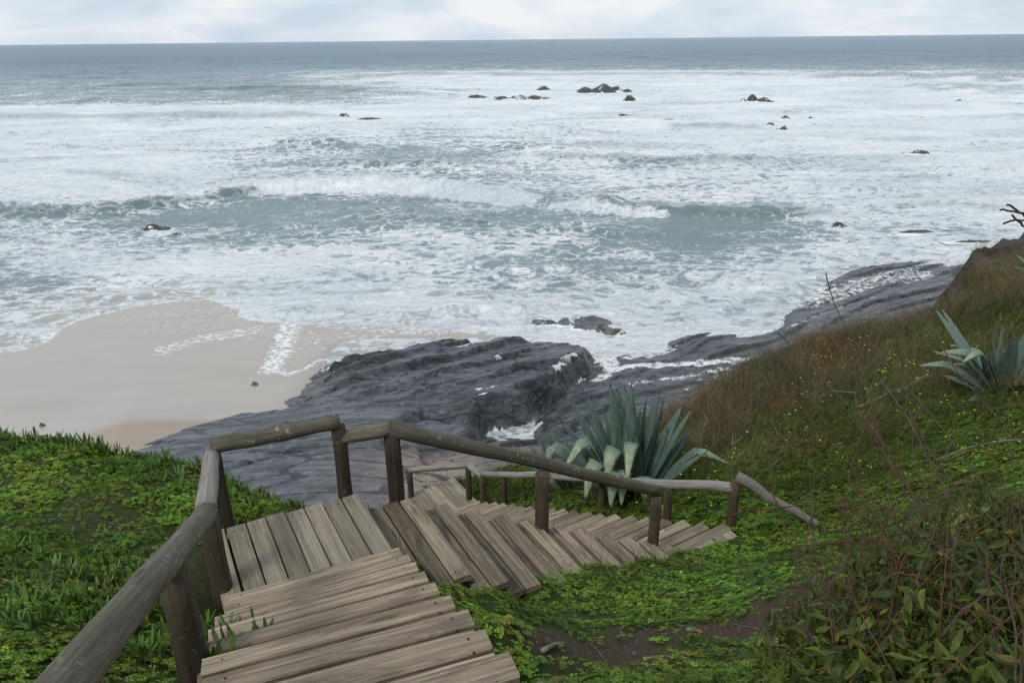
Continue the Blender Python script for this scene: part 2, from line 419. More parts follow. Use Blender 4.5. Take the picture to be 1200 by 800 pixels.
# ================================================================== SEA
def on(px, py, z=0.0): return tuple(P(px, py, z)[:2])
def line(pts, z=0.0): return [on(a, b, z) for a, b in pts]
XS = np.array([-400, 0, 100, 200, 300, 400, 500, 600, 700, 800, 900, 1000, 1100, 1200, 1600])
FO = [
 (54,  [.0]*15),
 (72,  [.02]*15),
 (80,  [.04,.04,.04,.04,.04,.05,.08,.10,.10,.10,.06,.08,.15,.12,.1]),
 (87,  [.05,.05,.05,.05,.07,.45,.75,.85,.9,.85,.85,.6,.45,.4,.3]),
 (97,  [.08,.10,.08,.05,.08,.40,.85,.95,.95,.95,.95,.85,.75,.7,.5]),
 (107, [.10,.14,.12,.08,.08,.15,.6,.95,.98,.95,.95,.95,.85,.8,.8]),
 (117, [.10,.15,.15,.12,.12,.25,.85,.95,.95,.95,.95,.95,.95,.9,.9]),
 (128, [.9,.9,.95,.95,.95,.95,.95,.9,.95,.95,.9,.95,.95,.95,.9]),
 (142, [.8,.85,.9,.85,.85,.9,.9,.85,.7,.75,.9,.95,.95,.95,.9]),
 (156, [.85,.9,.9,.9,.75,.55,.6,.55,.7,.85,.9,.95,.95,.95,.9]),
 (172, [.85,.85,.85,.85,.5,.28,.35,.35,.6,.75,.85,.9,.92,.92,.9]),
 (188, [.9,.95,.95,.85,.55,.25,.35,.35,.45,.45,.6,.85,.9,.92,.9]),
 (204, [.9,.95,.98,.95,.65,.55,.35,.35,.6,.65,.6,.8,.88,.9,.9]),
 (220, [.9,.95,.95,.9,.35,.55,.55,.45,.55,.55,.65,.85,.88,.88,.9]),
 (236, [.6,.65,.5,.3,.05,.08,.35,.4,.45,.4,.4,.75,.85,.85,.9]),
 (252, [.5,.4,.2,.05,.03,.05,.25,.35,.2,.05,.08,.7,.8,.8,.8]),
 (268, [.6,.6,.5,.15,.05,.08,.4,.35,.08,.05,.08,.6,.6,.65,.6]),
 (284, [.6,.65,.7,.55,.4,.45,.6,.35,.1,.05,.15,.6,.65,.7,.6]),
 (300, [.6,.6,.7,.75,.7,.65,.6,.35,.2,.2,.45,.7,.7,.7,.6]),
 (316, [.5,.5,.7,.8,.8,.7,.6,.35,.25,.35,.75,.7,.5,.5,.5]),
 (332, [.3,.35,.4,.5,.8,.75,.65,.35,.5,.6,.8,.7,.5,.5,.5]),
 (350, [.3,.35,.4,.45,.8,.8,.8,.65,.6,.7,.8,.6,.5,.5,.5]),
 (370, [.3,.4,.45,.6,.9,.85,.85,.8,.8,.75,.8,.6,.5,.5,.5]),
 (395, [.4,.5,.5,.5,.6,.7,.8,.85,.85,.8,.7,.5,.5,.5,.5]),
 (440, [.4,.5,.5,.5,.5,.5,.6,.6,.6,.6,.6,.5,.5,.5,.5]),
 (560, [.3]*15),
]
FY = np.array([r[0] for r in FO]); FV = np.array([r[1] for r in FO])
def bil(px, py):
    px = np.clip(px, XS[0], XS[-1]); py = np.clip(py, FY[0], FY[-1])
    i = np.clip(np.searchsorted(XS, px) - 1, 0, len(XS) - 2); j = np.clip(np.searchsorted(FY, py) - 1, 0, len(FY) - 2)
    u = (px - XS[i]) / (XS[i + 1] - XS[i]); v = (py - FY[j]) / (FY[j + 1] - FY[j])
    u = u * u * (3 - 2 * u); v = v * v * (3 - 2 * v)
    return (FV[j, i] * (1 - u) + FV[j, i + 1] * u) * (1 - v) + (FV[j + 1, i] * (1 - u) + FV[j + 1, i + 1] * u) * v

WATERLINE = [(-400, 470), (-100, 440), (0, 413), (28, 410), (52, 403), (66, 392), (72, 384), (90, 376), (118, 369), (160, 359), (210, 353), (245, 351), (262, 358), (290, 368), (330, 374), (380, 377), (430, 380), (480, 385), (530, 389), (600, 394)]
SHORE = line(WATERLINE)
ROLLER = line([(-80, 256), (0, 253), (60, 251), (130, 248), (200, 240), (260, 233), (310, 222), (360, 221), (440, 220), (500, 224), (560, 229), (610, 235), (650, 240), (700, 246), (760, 250), (860, 254), (960, 252), (1010, 256)])
NA, NR = 780, 590
az_ = np.radians(np.linspace(-60, 60, NA)); rr_ = np.concatenate([np.geomspace(15.5, 900, NR - 50), np.geomspace(915, 45000, 50)])
AZ, RR = np.meshgrid(az_, rr_); SX = RR * np.sin(AZ); SY = RR * np.cos(AZ)
wx = SX + 3.0 * fbm(SX * .05, SY * .08, 3, 5) * np.clip(RR / 60, .3, 3); wy = SY + 3.5 * fbm(SX * .04, SY * .08, 3, 9) * np.clip(RR / 60, .3, 3)
qx, qy = proj(wx, wy, np.zeros_like(wx)); dens = bil(qx, qy)
dshore, sshore, _ = polydist(SX, SY, SHORE)
calm = sstep(1, 14, np.minimum(dshore, 60)) * sstep(26, 45, SY)
near = 1 - sstep(500, 1500, RR)
H = .26 * fbm(SX * .22, SY * .55, 5, 21, .6) + .30 * fbm(SX * .035, SY * .13, 3, 31) * sstep(60, 140, RR)
H += .16 * (ridged(SX * .30, SY * .75, 4, 41) - .5) + .09 * fbm(SX * 1.8, SY * 2.6, 3, 44) * dens
H += .55 * np.maximum(0, ridged(SX * .010 + .3 * fbm(SX * .01, SY * .01, 2, 3), SY * .030, 2, 51) - .62) * 2.2 * sstep(90, 200, RR)
H *= (.15 + .85 * calm) * near
crest = np.zeros_like(SX); glass = np.zeros_like(SX)
def roller(ln, amp, wb, wf, fl=.06):
    L_ = np.array(ln); pad = 4 * max(wb, wf) + 3
    m_ = (SX > L_[:, 0].min() - pad) & (SX < L_[:, 0].max() + pad) & (SY > L_[:, 1].min() - pad) & (SY < L_[:, 1].max() + pad)
    X, Y = SX[m_], SY[m_]; hh = np.zeros_like(SX); dd = np.full(SX.shape, 1e3); tt = np.zeros_like(SX)
    d, s, t = polydist(X, Y, ln); d = d * s + wf * .7 * fbm(X * .9 / max(wf, .6), Y * .1, 3, 79)      # + on the seaward side (line runs left to right)
    am = amp * sstep(0, fl, t) * (1 - sstep(1 - fl, 1, t)) * (.75 + .45 * fbm(t * 26 * len(ln) / 18, t * 0, 3, 77))
    hh[m_] = am * np.where(d > 0, np.exp(-(d / wb) ** 2), np.exp(-(d / wf) ** 2)); dd[m_] = d; tt[m_] = t
    return hh, dd, tt
h1, d1, t1 = roller(ROLLER, .95, 4.0, 1.0); H += h1
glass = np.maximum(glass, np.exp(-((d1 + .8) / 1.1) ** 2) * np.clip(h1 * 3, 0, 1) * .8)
for pts, amp, wb, wf in (
    ([(-120, 142), (0, 140), (90, 139), (190, 137), (300, 138), (420, 138)], 1.3, 9, 3.0),
    ([(170, 104), (250, 106), (330, 103), (410, 107), (480, 112), (540, 114)], 1.4, 14, 4),
    ([(930, 92), (1000, 90), (1090, 92), (1180, 92), (1300, 93)], 2.2, 16, 5),
    ([(380, 92), (480, 88), (600, 88), (800, 88), (960, 89)], 1.3, 16, 5),
    ([(1050, 102), (1120, 104), (1220, 108)], 1.2, 9, 3),
    ([(600, 183), (700, 187), (800, 192), (880, 190), (940, 196)], 1.0, 4, 1.8), ([(560, 172), (640, 176), (700, 180)], .7, 5, 2), ([(770, 150), (830, 148), (900, 152)], .8, 7, 3), ([(640, 262), (740, 268), (840, 272)], .35, 3, 1.5), ([(380, 262), (480, 266), (560, 274)], .35, 3, 1.5), ([(640, 300), (720, 296), (800, 300)], .35, 2.5, 1.2), ([(900, 215), (980, 222), (1060, 220)], .6, 4, 1.8), ([(300, 176), (380, 172), (470, 178)], .5, 5, 2), ([(1090, 205), (1150, 200), (1220, 206)], .7, 5, 2),
    ([(560, 316), (680, 322), (780, 326), (850, 322)], .45, 2.5, 1.0),
    ([(830, 330), (880, 330), (940, 344)], .5, 1.6, .7),
    ([(120, 326), (180, 330), (240, 338), (264, 350)], .28, 1.6, .4),
    ([(270, 366), (330, 371), (420, 374), (500, 370), (600, 366), (660, 356), (720, 342)], .45, 1.8, .7),
    ([(450, 200), (520, 200), (600, 206)], .4, 3, 1.5), ([(200, 190), (300, 186), (420, 192)], .4, 4, 1.5)):
    hh, dd, tt = roller(line(pts), amp, wb, wf, .15); H += hh * near
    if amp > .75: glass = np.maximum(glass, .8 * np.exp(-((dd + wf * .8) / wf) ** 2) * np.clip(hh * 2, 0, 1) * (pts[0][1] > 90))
wr = np.random.default_rng(12)
for k in range(46):
    py0 = 92 + 235 * wr.uniform() ** 1.15; px0 = wr.uniform(-60, 1240); ln_ = wr.uniform(50, 190) * (.7 + py0 / 400); n_ = 5
    if py0 > 255 and (px0 < 330 or px0 > 880): continue
    pts = [(px0 + ln_ * (q / (n_ - 1) - .5), py0 + wr.normal() * 1.2 + 3 * math.sin(q + k) * py0 / 250 + (q - 2) * wr.uniform(-1, 1.5)) for q in range(n_)]
    ds_ = EYE / math.tan(R(3.4) + (py0 - 100) / FOC); am_ = wr.uniform(.35, .8) * (1.25 if py0 < 200 else .7); wf_ = np.clip(ds_ * .012, .5, 3) 
    hh, dd, tt = roller(line(pts), am_, wf_ * 3, wf_, .3); H += hh
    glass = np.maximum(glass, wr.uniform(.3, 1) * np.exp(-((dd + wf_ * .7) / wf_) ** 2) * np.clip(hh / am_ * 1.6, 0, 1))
    if wr.uniform() < .75: crest = np.maximum(crest, wr.uniform(.35, .75) * np.exp(-((dd - wf_ * 1.6) / (wf_ * 1.7)) ** 2) * sstep(0, .3, tt) * sstep(1, .6, tt) * (.6 + .8 * fbm(SX * .4, SY * .4, 2, 200 + k)))
ROCKFOAM = [(397, 141, 3), (566, 117, 5), (612, 119, 7), (707, 114, 8), (737, 123, 3), (883, 123, 4), (187, 273, 1.2), (986, 268, 1.2), (686, 386, .9), (1123, 123, 3), (925, 388, .8)]
for a_, b_, r_ in ROCKFOAM:
    c_ = on(a_, b_); dd = np.hypot(SX - c_[0], (SY - c_[1]) * .8); crest = np.maximum(crest, .75 * (1 - sstep(r_ * .7, r_ * 1.7, dd + r_ * .6 * fbm(SX / r_, SY / r_, 2, 3))))
def stroke(pts, hw, st, wob=1.0):
    global crest
    hw = hw * 1.7 if pts[0][1] < 320 else hw; d, s, t = polydist(wx * .3 + SX * .7, wy * .3 + SY * .7, line(pts)); k = fbm(SX * .5 / hw, SY * .9 / hw, 3, 88)
    crest = np.maximum(crest, st * (1 - sstep(hw * .35, hw * (1.1 + .5 * k), d)))
for a in (
    ([(0, 244), (100, 240), (200, 231), (296, 214)], 2.6, .75), ([(318, 221), (345, 224), (385, 221), (434, 222)], 2.0, .95), ([(458, 224), (520, 227), (606, 238)], 1.7, .95), ([(300, 219), (360, 214), (440, 214), (520, 218), (600, 229)], 1.2, .7),
    ([(650, 244), (700, 249), (770, 255)], .8, .7), ([(790, 248), (870, 250), (950, 248)], .7, .5), ([(-80, 132), (0, 131), (100, 131), (250, 133), (420, 134)], 7, .7), ([(375, 90), (450, 87), (600, 85), (800, 85), (960, 86)], 10, .6),
    ([(965, 86), (1060, 85), (1178, 88)], 7, .8), ([(275, 366), (330, 369), (420, 372), (500, 367), (600, 364), (655, 354)], 1.2, .6), ([(640, 362), (740, 350), (800, 340)], 1.0, .45),
    ([(818, 326), (870, 322), (930, 338)], 1.2, .7), ([(130, 318), (190, 324), (240, 332), (262, 345)], .5, .35), ([(572, 497), (585, 500), (600, 499), (613, 508)], .5, .62), ([(618, 505), (632, 494)], .25, .6),
    ([(650, 458), (672, 442), (690, 432)], .4, .62), ([(585, 520), (600, 524)], .3, .6), ([(345, 92), (400, 97), (460, 106)], 5, .35), ([(590, 206), (650, 198), (730, 204)], 3, .4), ([(690, 428), (705, 405), (720, 385)], .8, .8)):
    stroke(*a)
crest = np.maximum(crest, .9 * (1 - sstep(.10, .32, dshore + .1 * fbm(SX * 1.2, SY * 1.2, 2, 4))) * (SX < -2))
dens = np.maximum(dens, .55 * (1 - sstep(.5, 2.5, dshore)))
H += np.minimum(.34, .05 + .004 * RR) * crest * (.3 + 1.4 * fbm(SX * 1.1, SY * 1.8, 4, 61)) * (dshore > 1.0)
sandy = (1 - sstep(2, 9, dshore)) * .8 * (SX < 6)
sea = add('sea_water', mesh_np('sea_water', np.stack([SX, SY, H], -1).reshape(-1, 3), grid_faces(NA, NR), MAT['sea'], True,
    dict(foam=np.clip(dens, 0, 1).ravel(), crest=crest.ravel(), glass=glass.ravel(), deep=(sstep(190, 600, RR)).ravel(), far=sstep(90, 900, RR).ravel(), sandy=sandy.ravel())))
tag(sea, 'grey green ocean with white foam and breaking waves', kind='structure')
_i = lambda x, y: (int(np.argmin(abs(rr_ - math.hypot(x, y)))), int(np.argmin(abs(az_ - math.atan2(x, y)))))

# ================================================================== BEACH
gx, gy = np.meshgrid(np.arange(-48, 4, .2), np.arange(14, 46, .2))
dS, sS, _ = polydist(gx, gy, SHORE); dS = dS * -sS                   # + towards the land
Z = np.where(dS > 0, .012 + .035 * dS, .06 * dS) + .018 * fbm(gx * .25, gy * .4, 3, 2) * sstep(0, 4, dS)
Z += .35 * sstep(9, 16, dS)
Z -= 1.2 * sstep(-9.5, -6.5, gx) * sstep(34.5, 32.5, gy)
spx, spy = proj(gx, gy, Z)
fo = np.zeros_like(gx)
for pts, hw, st in (([(195, 412), (235, 398), (300, 386)], 1.0, .62), ([(205, 385), (260, 372), (330, 380)], 2.4, .46), ([(300, 395), (420, 390), (480, 386)], 1.6, .45),
    ([(342, 376), (336, 392), (330, 410), (322, 425), (318, 436)], .8, .72), ([(352, 380), (345, 400)], .8, .5), ([(250, 372), (300, 378), (340, 384)], 1.6, .45), ([(345, 440), (360, 434), (372, 424), (388, 418), (405, 406)], .16, .8), ([(318, 436), (338, 442)], .35, .75), ([(335, 385), (370, 395), (440, 390)], 1.4, .5), ([(345, 420), (380, 408)], .8, .45), ([(330, 410), (380, 400)], 1.0, .5), ([(150, 372), (250, 362), (330, 378)], .9, .5), ([(380, 378), (440, 384), (510, 388)], .8, .6)):
    d, _, _ = polydist(gx, gy, line(pts, .1)); fo = np.maximum(fo, st * (1 - sstep(hw * .4, hw * 1.4, d + .3 * hw * fbm(gx * .8, gy * .8, 3, 6))))
fo = np.maximum(fo, .6 * (1 - sstep(.0, .5, dS)))
wet = 1 - sstep(12.0, 13.6, dS + .6 * fbm(gx * .2, gy * .2, 2, 8) + .12 * (gx + 15))
sand = add('sand_beach', mesh_np('sand_beach', np.stack([gx, gy, Z], -1).reshape(-1, 3), grid_faces(gx.shape[1], gx.shape[0]), MAT['sand'], True, dict(foam=fo.ravel(), wet=wet.ravel())))
tag(sand, 'wet beige sand with thin washes of foam', kind='structure')

# ================================================================== ROCK SHELF
slab_out = [(60, 540), (105, 516), (150, 503), (205, 487), (260, 476), (310, 470), (345, 464), (318, 459), (312, 455), (345, 446), (352, 436), (380, 424), (430, 406), (480, 394), (520, 390), (575, 391), (640, 390), (680, 394), (698, 404), (694, 414), (678, 428), (664, 444), (640, 462), (614, 474), (590, 482), (566, 486), (556, 500), (556, 520), (540, 530), (500, 535), (500, 640), (60, 640)]
SLAB = [on(a, b, .9) for a, b in slab_out]
LOW = TPS([(*on(a, b, z), z) for a, b, z in [
    (60, 510, -.5), (150, 485, -.4), (250, 470, -.3), (300, 455, .0), (380, 410, -.4), (450, 388, -.4), (520, 380, -.6), (600, 380, -.7), (660, 385, -.5), (720, 395, -.4), (705, 412, -.1), (660, 455, -.12), (640, 480, .15), (612, 492, -.1), (590, 505, -.15), (575, 495, -.12), (622, 505, -.05), (630, 515, .2),
    (650, 500, .35), (700, 450, .3), (700, 490, .6), (760, 435, .3), (760, 480, .7), (800, 445, .35), (800, 410, .12), (790, 400, -.2), (830, 402, .4), (880, 405, .4), (915, 400, .4), (900, 425, .6), (740, 412, -.3), (770, 418, .05), (780, 392, -.5), (850, 388, -.5), (905, 384, -.3), (920, 376, .12),
    (905, 365, -.4), (950, 357, .15), (940, 345, -.3), (975, 335, .10), (965, 322, -.3), (1010, 319, .06), (1000, 309, -.3), (1060, 314, .08), (1060, 305, -.3), (1110, 314, .1), (1120, 305, -.3), (1180, 300, -.3), (1240, 300, .2), (1000, 350, .5), (1050, 340, .6), (1100, 340, .9), (980, 390, 1.0), (1060, 370, 1.3), (1150, 330, .9), (1200, 330, 1.8),
    (600, 540, 1.1), (520, 560, 1.2), (650, 545, 1.3), (600, 522, .7), (560, 600, 1.6), (700, 560, 1.8), (400, 600, 1.6)]], 1e-2)
TOP = TPS([(*on(a, b, z), z) for a, b, z in [
    (60, 540, .5), (105, 518, .35), (205, 489, .4), (310, 472, .45), (345, 462, .35), (318, 457, .3), (352, 438, .35), (430, 409, .4), (520, 393, .45), (640, 393, .45), (690, 402, .5), (150, 530, 1.1), (250, 510, 1.2), (350, 485, 1.3), (400, 450, 1.0), (450, 430, 1.1), (500, 412, .9), (560, 410, .9), (640, 410, 1.0), (680, 412, 1.1),
    (500, 440, 1.5), (560, 440, 1.5), (620, 430, 1.4), (640, 445, 1.5), (600, 460, 1.7), (560, 475, 1.6), (480, 470, 1.7), (530, 490, 1.5), (540, 515, 1.3), (450, 500, 1.9), (300, 540, 1.7), (200, 560, 1.4), (400, 550, 1.9), (400, 600, 1.9), (250, 600, 1.6)]], 1e-2)
gx, gy = np.meshgrid(np.arange(-21, 36, .1), np.arange(12, 50, .1))
jx = gx + .35 * fbm(gx * .6, gy * .6, 4, 12); jy = gy + .35 * fbm(gx * .6, gy * .6, 4, 13)
sdm = polysd(jx, jy, SLAB); low = LOW(gx, gy); top = TOP(gx, gy)
ca, sa = math.cos(.62), math.sin(.62)                              # strata run away and to the right
al = gx * ca + gy * sa; ac = -gx * sa + gy * ca
def ledges(a, c, sd_):
    q = c * .62 + 1.0 * fbm(a * .10, c * .3, 3, sd_) + .16 * fbm(a * .7, c * .9, 3, sd_ + 3)
    f = q - np.floor(q); return sstep(0, .10, f) * (1 - f) * 1.15, np.exp(-((f - .02) / .07) ** 2)
big_l, seam1 = ledges(al, ac, 33); fine_l, seam2 = ledges(al * 2.2 + 9, ac * 3.1 + 4, 45); vary = .3 + sstep(-.3, .5, fbm(gx * .15, gy * .15, 2, 71))
strat = big_l * .36 * vary + fine_l * .10 * sstep(-.2, .4, fbm(gx * .3, gy * .3, 2, 72))
rough = .13 * fbm(al * .16, ac * 1.1, 5, 35, .5) + .05 * fbm(al * .8, ac * 3.2, 4, 38) + .10 * (ridged(al * .16, ac * 1.5, 4, 36) - .5) + .035 * fbm(gx * 3, gy * 3, 3, 37)
zpx, zpy = proj(gx, gy, np.full_like(gx, 1.2)); smooth_zone = sstep(452, 484, zpy + 8 * fbm(gx * .4, gy * .4, 3, 70)) * sstep(560, 500, zpx)
K = sstep(-.05, .40, sdm)
upper = top * .85 + strat * (1 - .93 * smooth_zone) + rough * (1 - .75 * smooth_zone) + .02 * fbm(al * 1.2, ac * 3, 3, 39)
lower = low + .5 * strat + .75 * rough
rsh = lower * (1 - K) + np.maximum(upper, lower) * K
gull = np.exp(-(polydist(gx, gy, line([(548, 485), (500, 478), (470, 490), (455, 515)], 1.6))[0] / .22) ** 2) * .45; rsh -= gull * K
crk = np.exp(-(polydist(gx + .2 * fbm(gx * 1.2, gy * 1.2, 2, 5), gy, line([(250, 540), (330, 524), (420, 512), (500, 520)], 1.7))[0] / .12) ** 2) * .35; rsh -= crk
rpx, rpy = proj(gx, gy, rsh)
fo = np.zeros_like(gx)
for pts, hw, st in (([(575, 497), (595, 503), (612, 508)], .5, .85), ([(585, 520), (602, 526)], .3, .8), ([(616, 507), (632, 494)], .2, .85), ([(652, 457), (675, 440)], .3, .9), ([(560, 489), (582, 486)], .12, .7), ([(800, 460), (850, 440), (880, 425)], .5, .46), ([(700, 445), (730, 428), (780, 426), (870, 430)], .45, .6), ([(740, 455), (790, 445), (850, 438)], .3, .52), ([(925, 385), (960, 375), (1030, 355)], .25, .5),
    ([(950, 352), (1000, 336), (1070, 322)], 2.0, .52), ([(600, 405), (640, 396)], .35, .6), ([(535, 420), (560, 412), (590, 405)], .2, .6), ([(580, 436), (590, 442)], .25, .62), ([(700, 400), (720, 430)], .7, .6)):
    d, _, _ = polydist(gx, gy, line(pts, .3)); fo = np.maximum(fo, st * (1 - sstep(hw * .4, hw * 1.5, d)))
fo *= 1 - sstep(.12, .30, rsh - low) * (zpx < 720) * (fo > .0) * ((rsh - top < -.12) | (rsh > 3))
fo = np.maximum(fo, .56 * (1 - sstep(.02, .22, rsh)))
warm = np.clip(np.maximum((1 - sstep(1.2, 3.6, np.hypot((gx + .4) * .8, (gy - 19.6) * 1.1))), .0) + .22 * sstep(22.5, 20, gy) * sstep(8, 3, np.abs(gx)), 0, 1)
warm = np.maximum(warm, .7 * (1 - sstep(0, 1.6, np.hypot((gx + 9.8) * .5, gy - 27.3))))
shelf = add('rock_shelf', mesh_np('rock_shelf', np.stack([gx, gy, rsh], -1).reshape(-1, 3), grid_faces(gx.shape[1], gx.shape[0]), MAT['slate'], True, dict(foam=fo.ravel(), warm=warm.ravel(), seam=np.clip(seam1 * vary + .7 * seam2 * sstep(-.2, .4, fbm(gx * .3, gy * .3, 2, 72)), 0, 1).ravel() * (1 - .8 * smooth_zone.ravel()))))
tag(shelf, 'dark grey layered slate shelf sloping into the surf', kind='structure')

# ================================================================== STAIR LAYOUT (used by the hillside too)
RIS, RUN = .13, .236
Z1 = 11.25; Z2 = Z1 - 11 * RIS
def d2(deg): return np.array([math.cos(R(deg)), math.sin(R(deg))])
F1C = lambda k: np.array([-.65, 3.33]) - d2(109.4) * RUN * (k - 1)          # right front corner of tread k, going up
F1L = lambda k: d2(np.interp(k, [1, 7], [204.5, 199.4]))                    # along the tread to the left
DD2 = d2(28.5); NN2 = d2(28.5 - 90)
F2C = lambda i: np.array([-.665, 4.19]) + DD2 * RUN * (i - 1)                # far corner of the nosing of step i
DD3 = d2(122.0); NN3 = d2(122.0 + 90)
F3C = lambda j: np.array([1.93, 5.60]) + DD3 * .246 * j
# ================================================================== HILLSIDE
hp = []
def H_(x, y, z): hp.append((x, y, z))
for a, b, z in [(0, 512, 10.95), (100, 520, 10.95), (200, 540, 10.95), (300, 575, 10.88), (345, 592, 10.85), (0, 600, 11.22), (120, 600, 11.25), (200, 620, 11.2), (0, 700, 11.62), (120, 700, 11.55), (0, 800, 12.0), (150, 800, 11.9), (240, 720, 11.22), (258, 625, 11.12),
    (640, 790, 12.0), (600, 740, 11.5), (560, 700, 11.15), (700, 740, 11.15), (800, 740, 11.30), (900, 740, 11.45), (900, 655, 10.45), (850, 655, 10.1), (1000, 700, 11.5), (1200, 700, 12.0), (1200, 600, 11.3), (1100, 800, 12.2), (900, 800, 11.9),
    (900, 600, 9.7), (960, 620, 10.05), (1000, 560, 9.35), (860, 560, 8.95), (800, 560, 8.7), (740, 585, 8.65), (780, 600, 9.2), (660, 575, 7.9), (600, 572, 7.45), (820, 500, 7.8), (900, 480, 8.2), (900, 430, 7.6), (830, 470, 7.5), (1000, 480, 9.0), (1000, 395, 8.0), (1100, 480, 9.6), (1150, 450, 9.4), (1100, 380, 8.6), (1200, 450, 9.8), (1200, 400, 9.4), (1200, 540, 10.6), (1100, 560, 10.2),
    (1140, 332, 7.9), (1200, 275, 8.6), (1165, 345, 8.4), (1200, 340, 9.0)]:
    H_(*on(a, b, z), z)
for k in (1, 4, 7, 10):
    c = F1C(k); z = Z1 + RIS * k
    H_(*(c + F1L(k) * .45), z - .26); H_(*(c - F1L(k) * .12), z - .13); H_(*(c + F1L(k) * 1.05), z - .12)
H_(-.4, 3.25, 10.88); H_(-.05, 3.55, 10.66); H_(-.5, 3.55, 10.85)
H_(-1.25, 3.4, 11.02)
for i in (1, 3, 5, 7, 9, 11):
    c = F2C(i); z = Z1 - RIS * i
    if i < 9: H_(*(c + NN2 * .30), z - .28)
    H_(*(c - NN2 * .12), z - .35)
    if i < 4: H_(*(c + NN2 * .98), z - (.22, .12, .03)[min(i // 1, 3) // 2 if i < 3 else 2]); H_(*(c + NN2 * .5), z - .28)
for a, b, z in ((600, 680, 10.73), (640, 676, 10.60), (700, 668, 10.47), (757, 660, 10.21), (790, 652, 9.96), (830, 644, 9.83), (870, 633, 9.80)):
    g = on(a, b, z); H_(*g, z + .05); H_(g[0] + NN2[0] * .25, g[1] + NN2[1] * .25, z + .12)
for j in (0, 4, 8, 12, 16, 19):
    c = F3C(j); z = Z2 - RIS * j
    H_(*(c + NN3 * .45), z - .28); H_(*(c - NN3 * .15), z - .12); H_(*(c + NN3 * 1.1), z - .3)
H_(2.15, 5.2, 9.9); H_(-1.0, 10.3, 7.1); H_(-2.2, 9.2, 7.0)
for x, y, z in [(-8, 4, 11), (-8, -1, 12.5), (-3, -2, 12.8), (.4, .6, 12.5), (0, -2, 12.9), (3, -2, 13), (4, 1, 12.9), (8, -2, 14.0), (8, 3, 12.6), (9, 6, 11.6), (14, 6, 13), (14, 12, 11.5), (20, 14, 12), (20, 19, 10.5), (26, 22, 11), (26, 10, 14), (20, 2, 15)]: H_(x, y, z)
HILL = TPS(hp, 2e-3)
EDGE = [(-16, 5.2), on(-60, 512, 10.95), on(0, 510, 10.95), on(100, 518, 10.95), on(200, 538, 10.95), on(300, 573, 10.88), on(345, 590, 10.85), (-1.35, 4.35), (-.95, 4.55), (-.75, 5.2), (-1.2, 7.5), (-2.3, 9.2), (-1.8, 10.3), (-.6, 10.6), (.5, 10.5), (1.6, 10.9), on(800, 488, 7.6), on(830, 468, 7.5), on(860, 448, 7.5), on(900, 428, 7.6), on(950, 410, 7.8), on(1000, 393, 8.0), on(1050, 384, 8.3), on(1100, 375, 8.6), (10.6, 15.2), (11.0, 17.2), on(1140, 326, 7.9), (13.4, 20.5), on(1200, 270, 8.7), (18, 24), (30, 30)]
gx, gy = np.meshgrid(np.arange(-9, 24, .09), np.arange(-2.5, 30, .09))
base = HILL(gx, gy)
de, se, te = polydist(gx + .12 * fbm(gx * 1.5, gy * 1.5, 3, 4), gy + .12 * fbm(gx * 1.5, gy * 1.5, 3, 14), EDGE); outd = de * se       # + outside
land = 1 - sstep(-.3, .5, outd)
lumps = .07 * fbm(gx * 1.1, gy * 1.1, 3, 91) + .05 * fbm(gx * 4, gy * 4, 3, 92) + .06 * fbm(gx * 2.2, gy * 2.2, 2, 89)
def near_stairs(x, y, pad=.1):
    r = np.zeros(np.shape(x), bool)
    for a, l, n, wd, r0, r1 in ((np.array([-.65, 3.33]), -d2(109.4), d2(109.4 + 90), .92, -.3, 3.2), (np.array([-1.98, 3.55]), DD2, NN2, .9, -.05, 3.95), (np.array([1.93, 5.6]), DD3, NN3, .9, -.45, 5.6)):
        u = (x - a[0]) * l[0] + (y - a[1]) * l[1]; v = (x - a[0]) * n[0] + (y - a[1]) * n[1]
        r |= (u > r0 - pad) & (u < r1 + pad) & (v > -pad) & (v < wd + pad)
    return r
lumps = np.where(near_stairs(gx, gy, .05), np.minimum(lumps, 0) * .3, lumps)
def stair_z(x, y):
    z = np.full(np.shape(x), -9.0)
    for a, l, n, wd, r0, r1, z0, sl in ((np.array([-.65, 3.33]), -d2(109.4), d2(199.4), .92, 0, 3.2, Z1 + RIS, RIS / RUN), (np.array([-1.98, 3.55]), DD2, NN2, .78, 0, 1.05, Z1, 0), (np.array([-1.02, 4.0]), DD2, NN2, .9, 0, 2.8, Z1 - RIS, -RIS / RUN),
            (np.array([1.0, 4.98]), DD2, NN2, .93, 0, 1.12, Z2, 0), (np.array([1.93, 5.6]), DD3, NN3, .9, -.2, 4.85, Z2, -RIS / .246), (F3C(19), DD3, NN3, 1.06, -.15, .85, Z3_, 0)):
        u = (x - a[0]) * l[0] + (y - a[1]) * l[1]; v = (x - a[0]) * n[0] + (y - a[1]) * n[1]
        k = (u > r0 - .02) & (u < r1 + .02) & (v > -.02) & (v < wd + .02)
        z = np.where(k, np.maximum(z, z0 + sl * np.maximum(u - r0, 0)), z)
    return z
Z3_ = Z2 - RIS * 20 + .06
drop = np.where(outd > 0, 1.9 * outd + .35 * outd ** .5 * (1 + fbm(gx * .9, gy * .9, 4, 95)), 0)
cliffn = .5 * fbm(gx * .5, gy * .5, 4, 96) + .25 * (ridged(gx * 1.2, gy * 1.2, 3, 97) - .5)
hz = base + lumps + (.45 * fbm(gx * .7, gy * .7, 5, 93) + .3 * (ridged(gx * 1.1, gy * .8, 4, 90) - .5)) * sstep(14.5, 17, gy) * sstep(-3, -.5, outd) - drop + cliffn * sstep(.2, 2.5, outd)
hz = np.maximum(hz, -2.5)
dirt = np.zeros_like(gx)
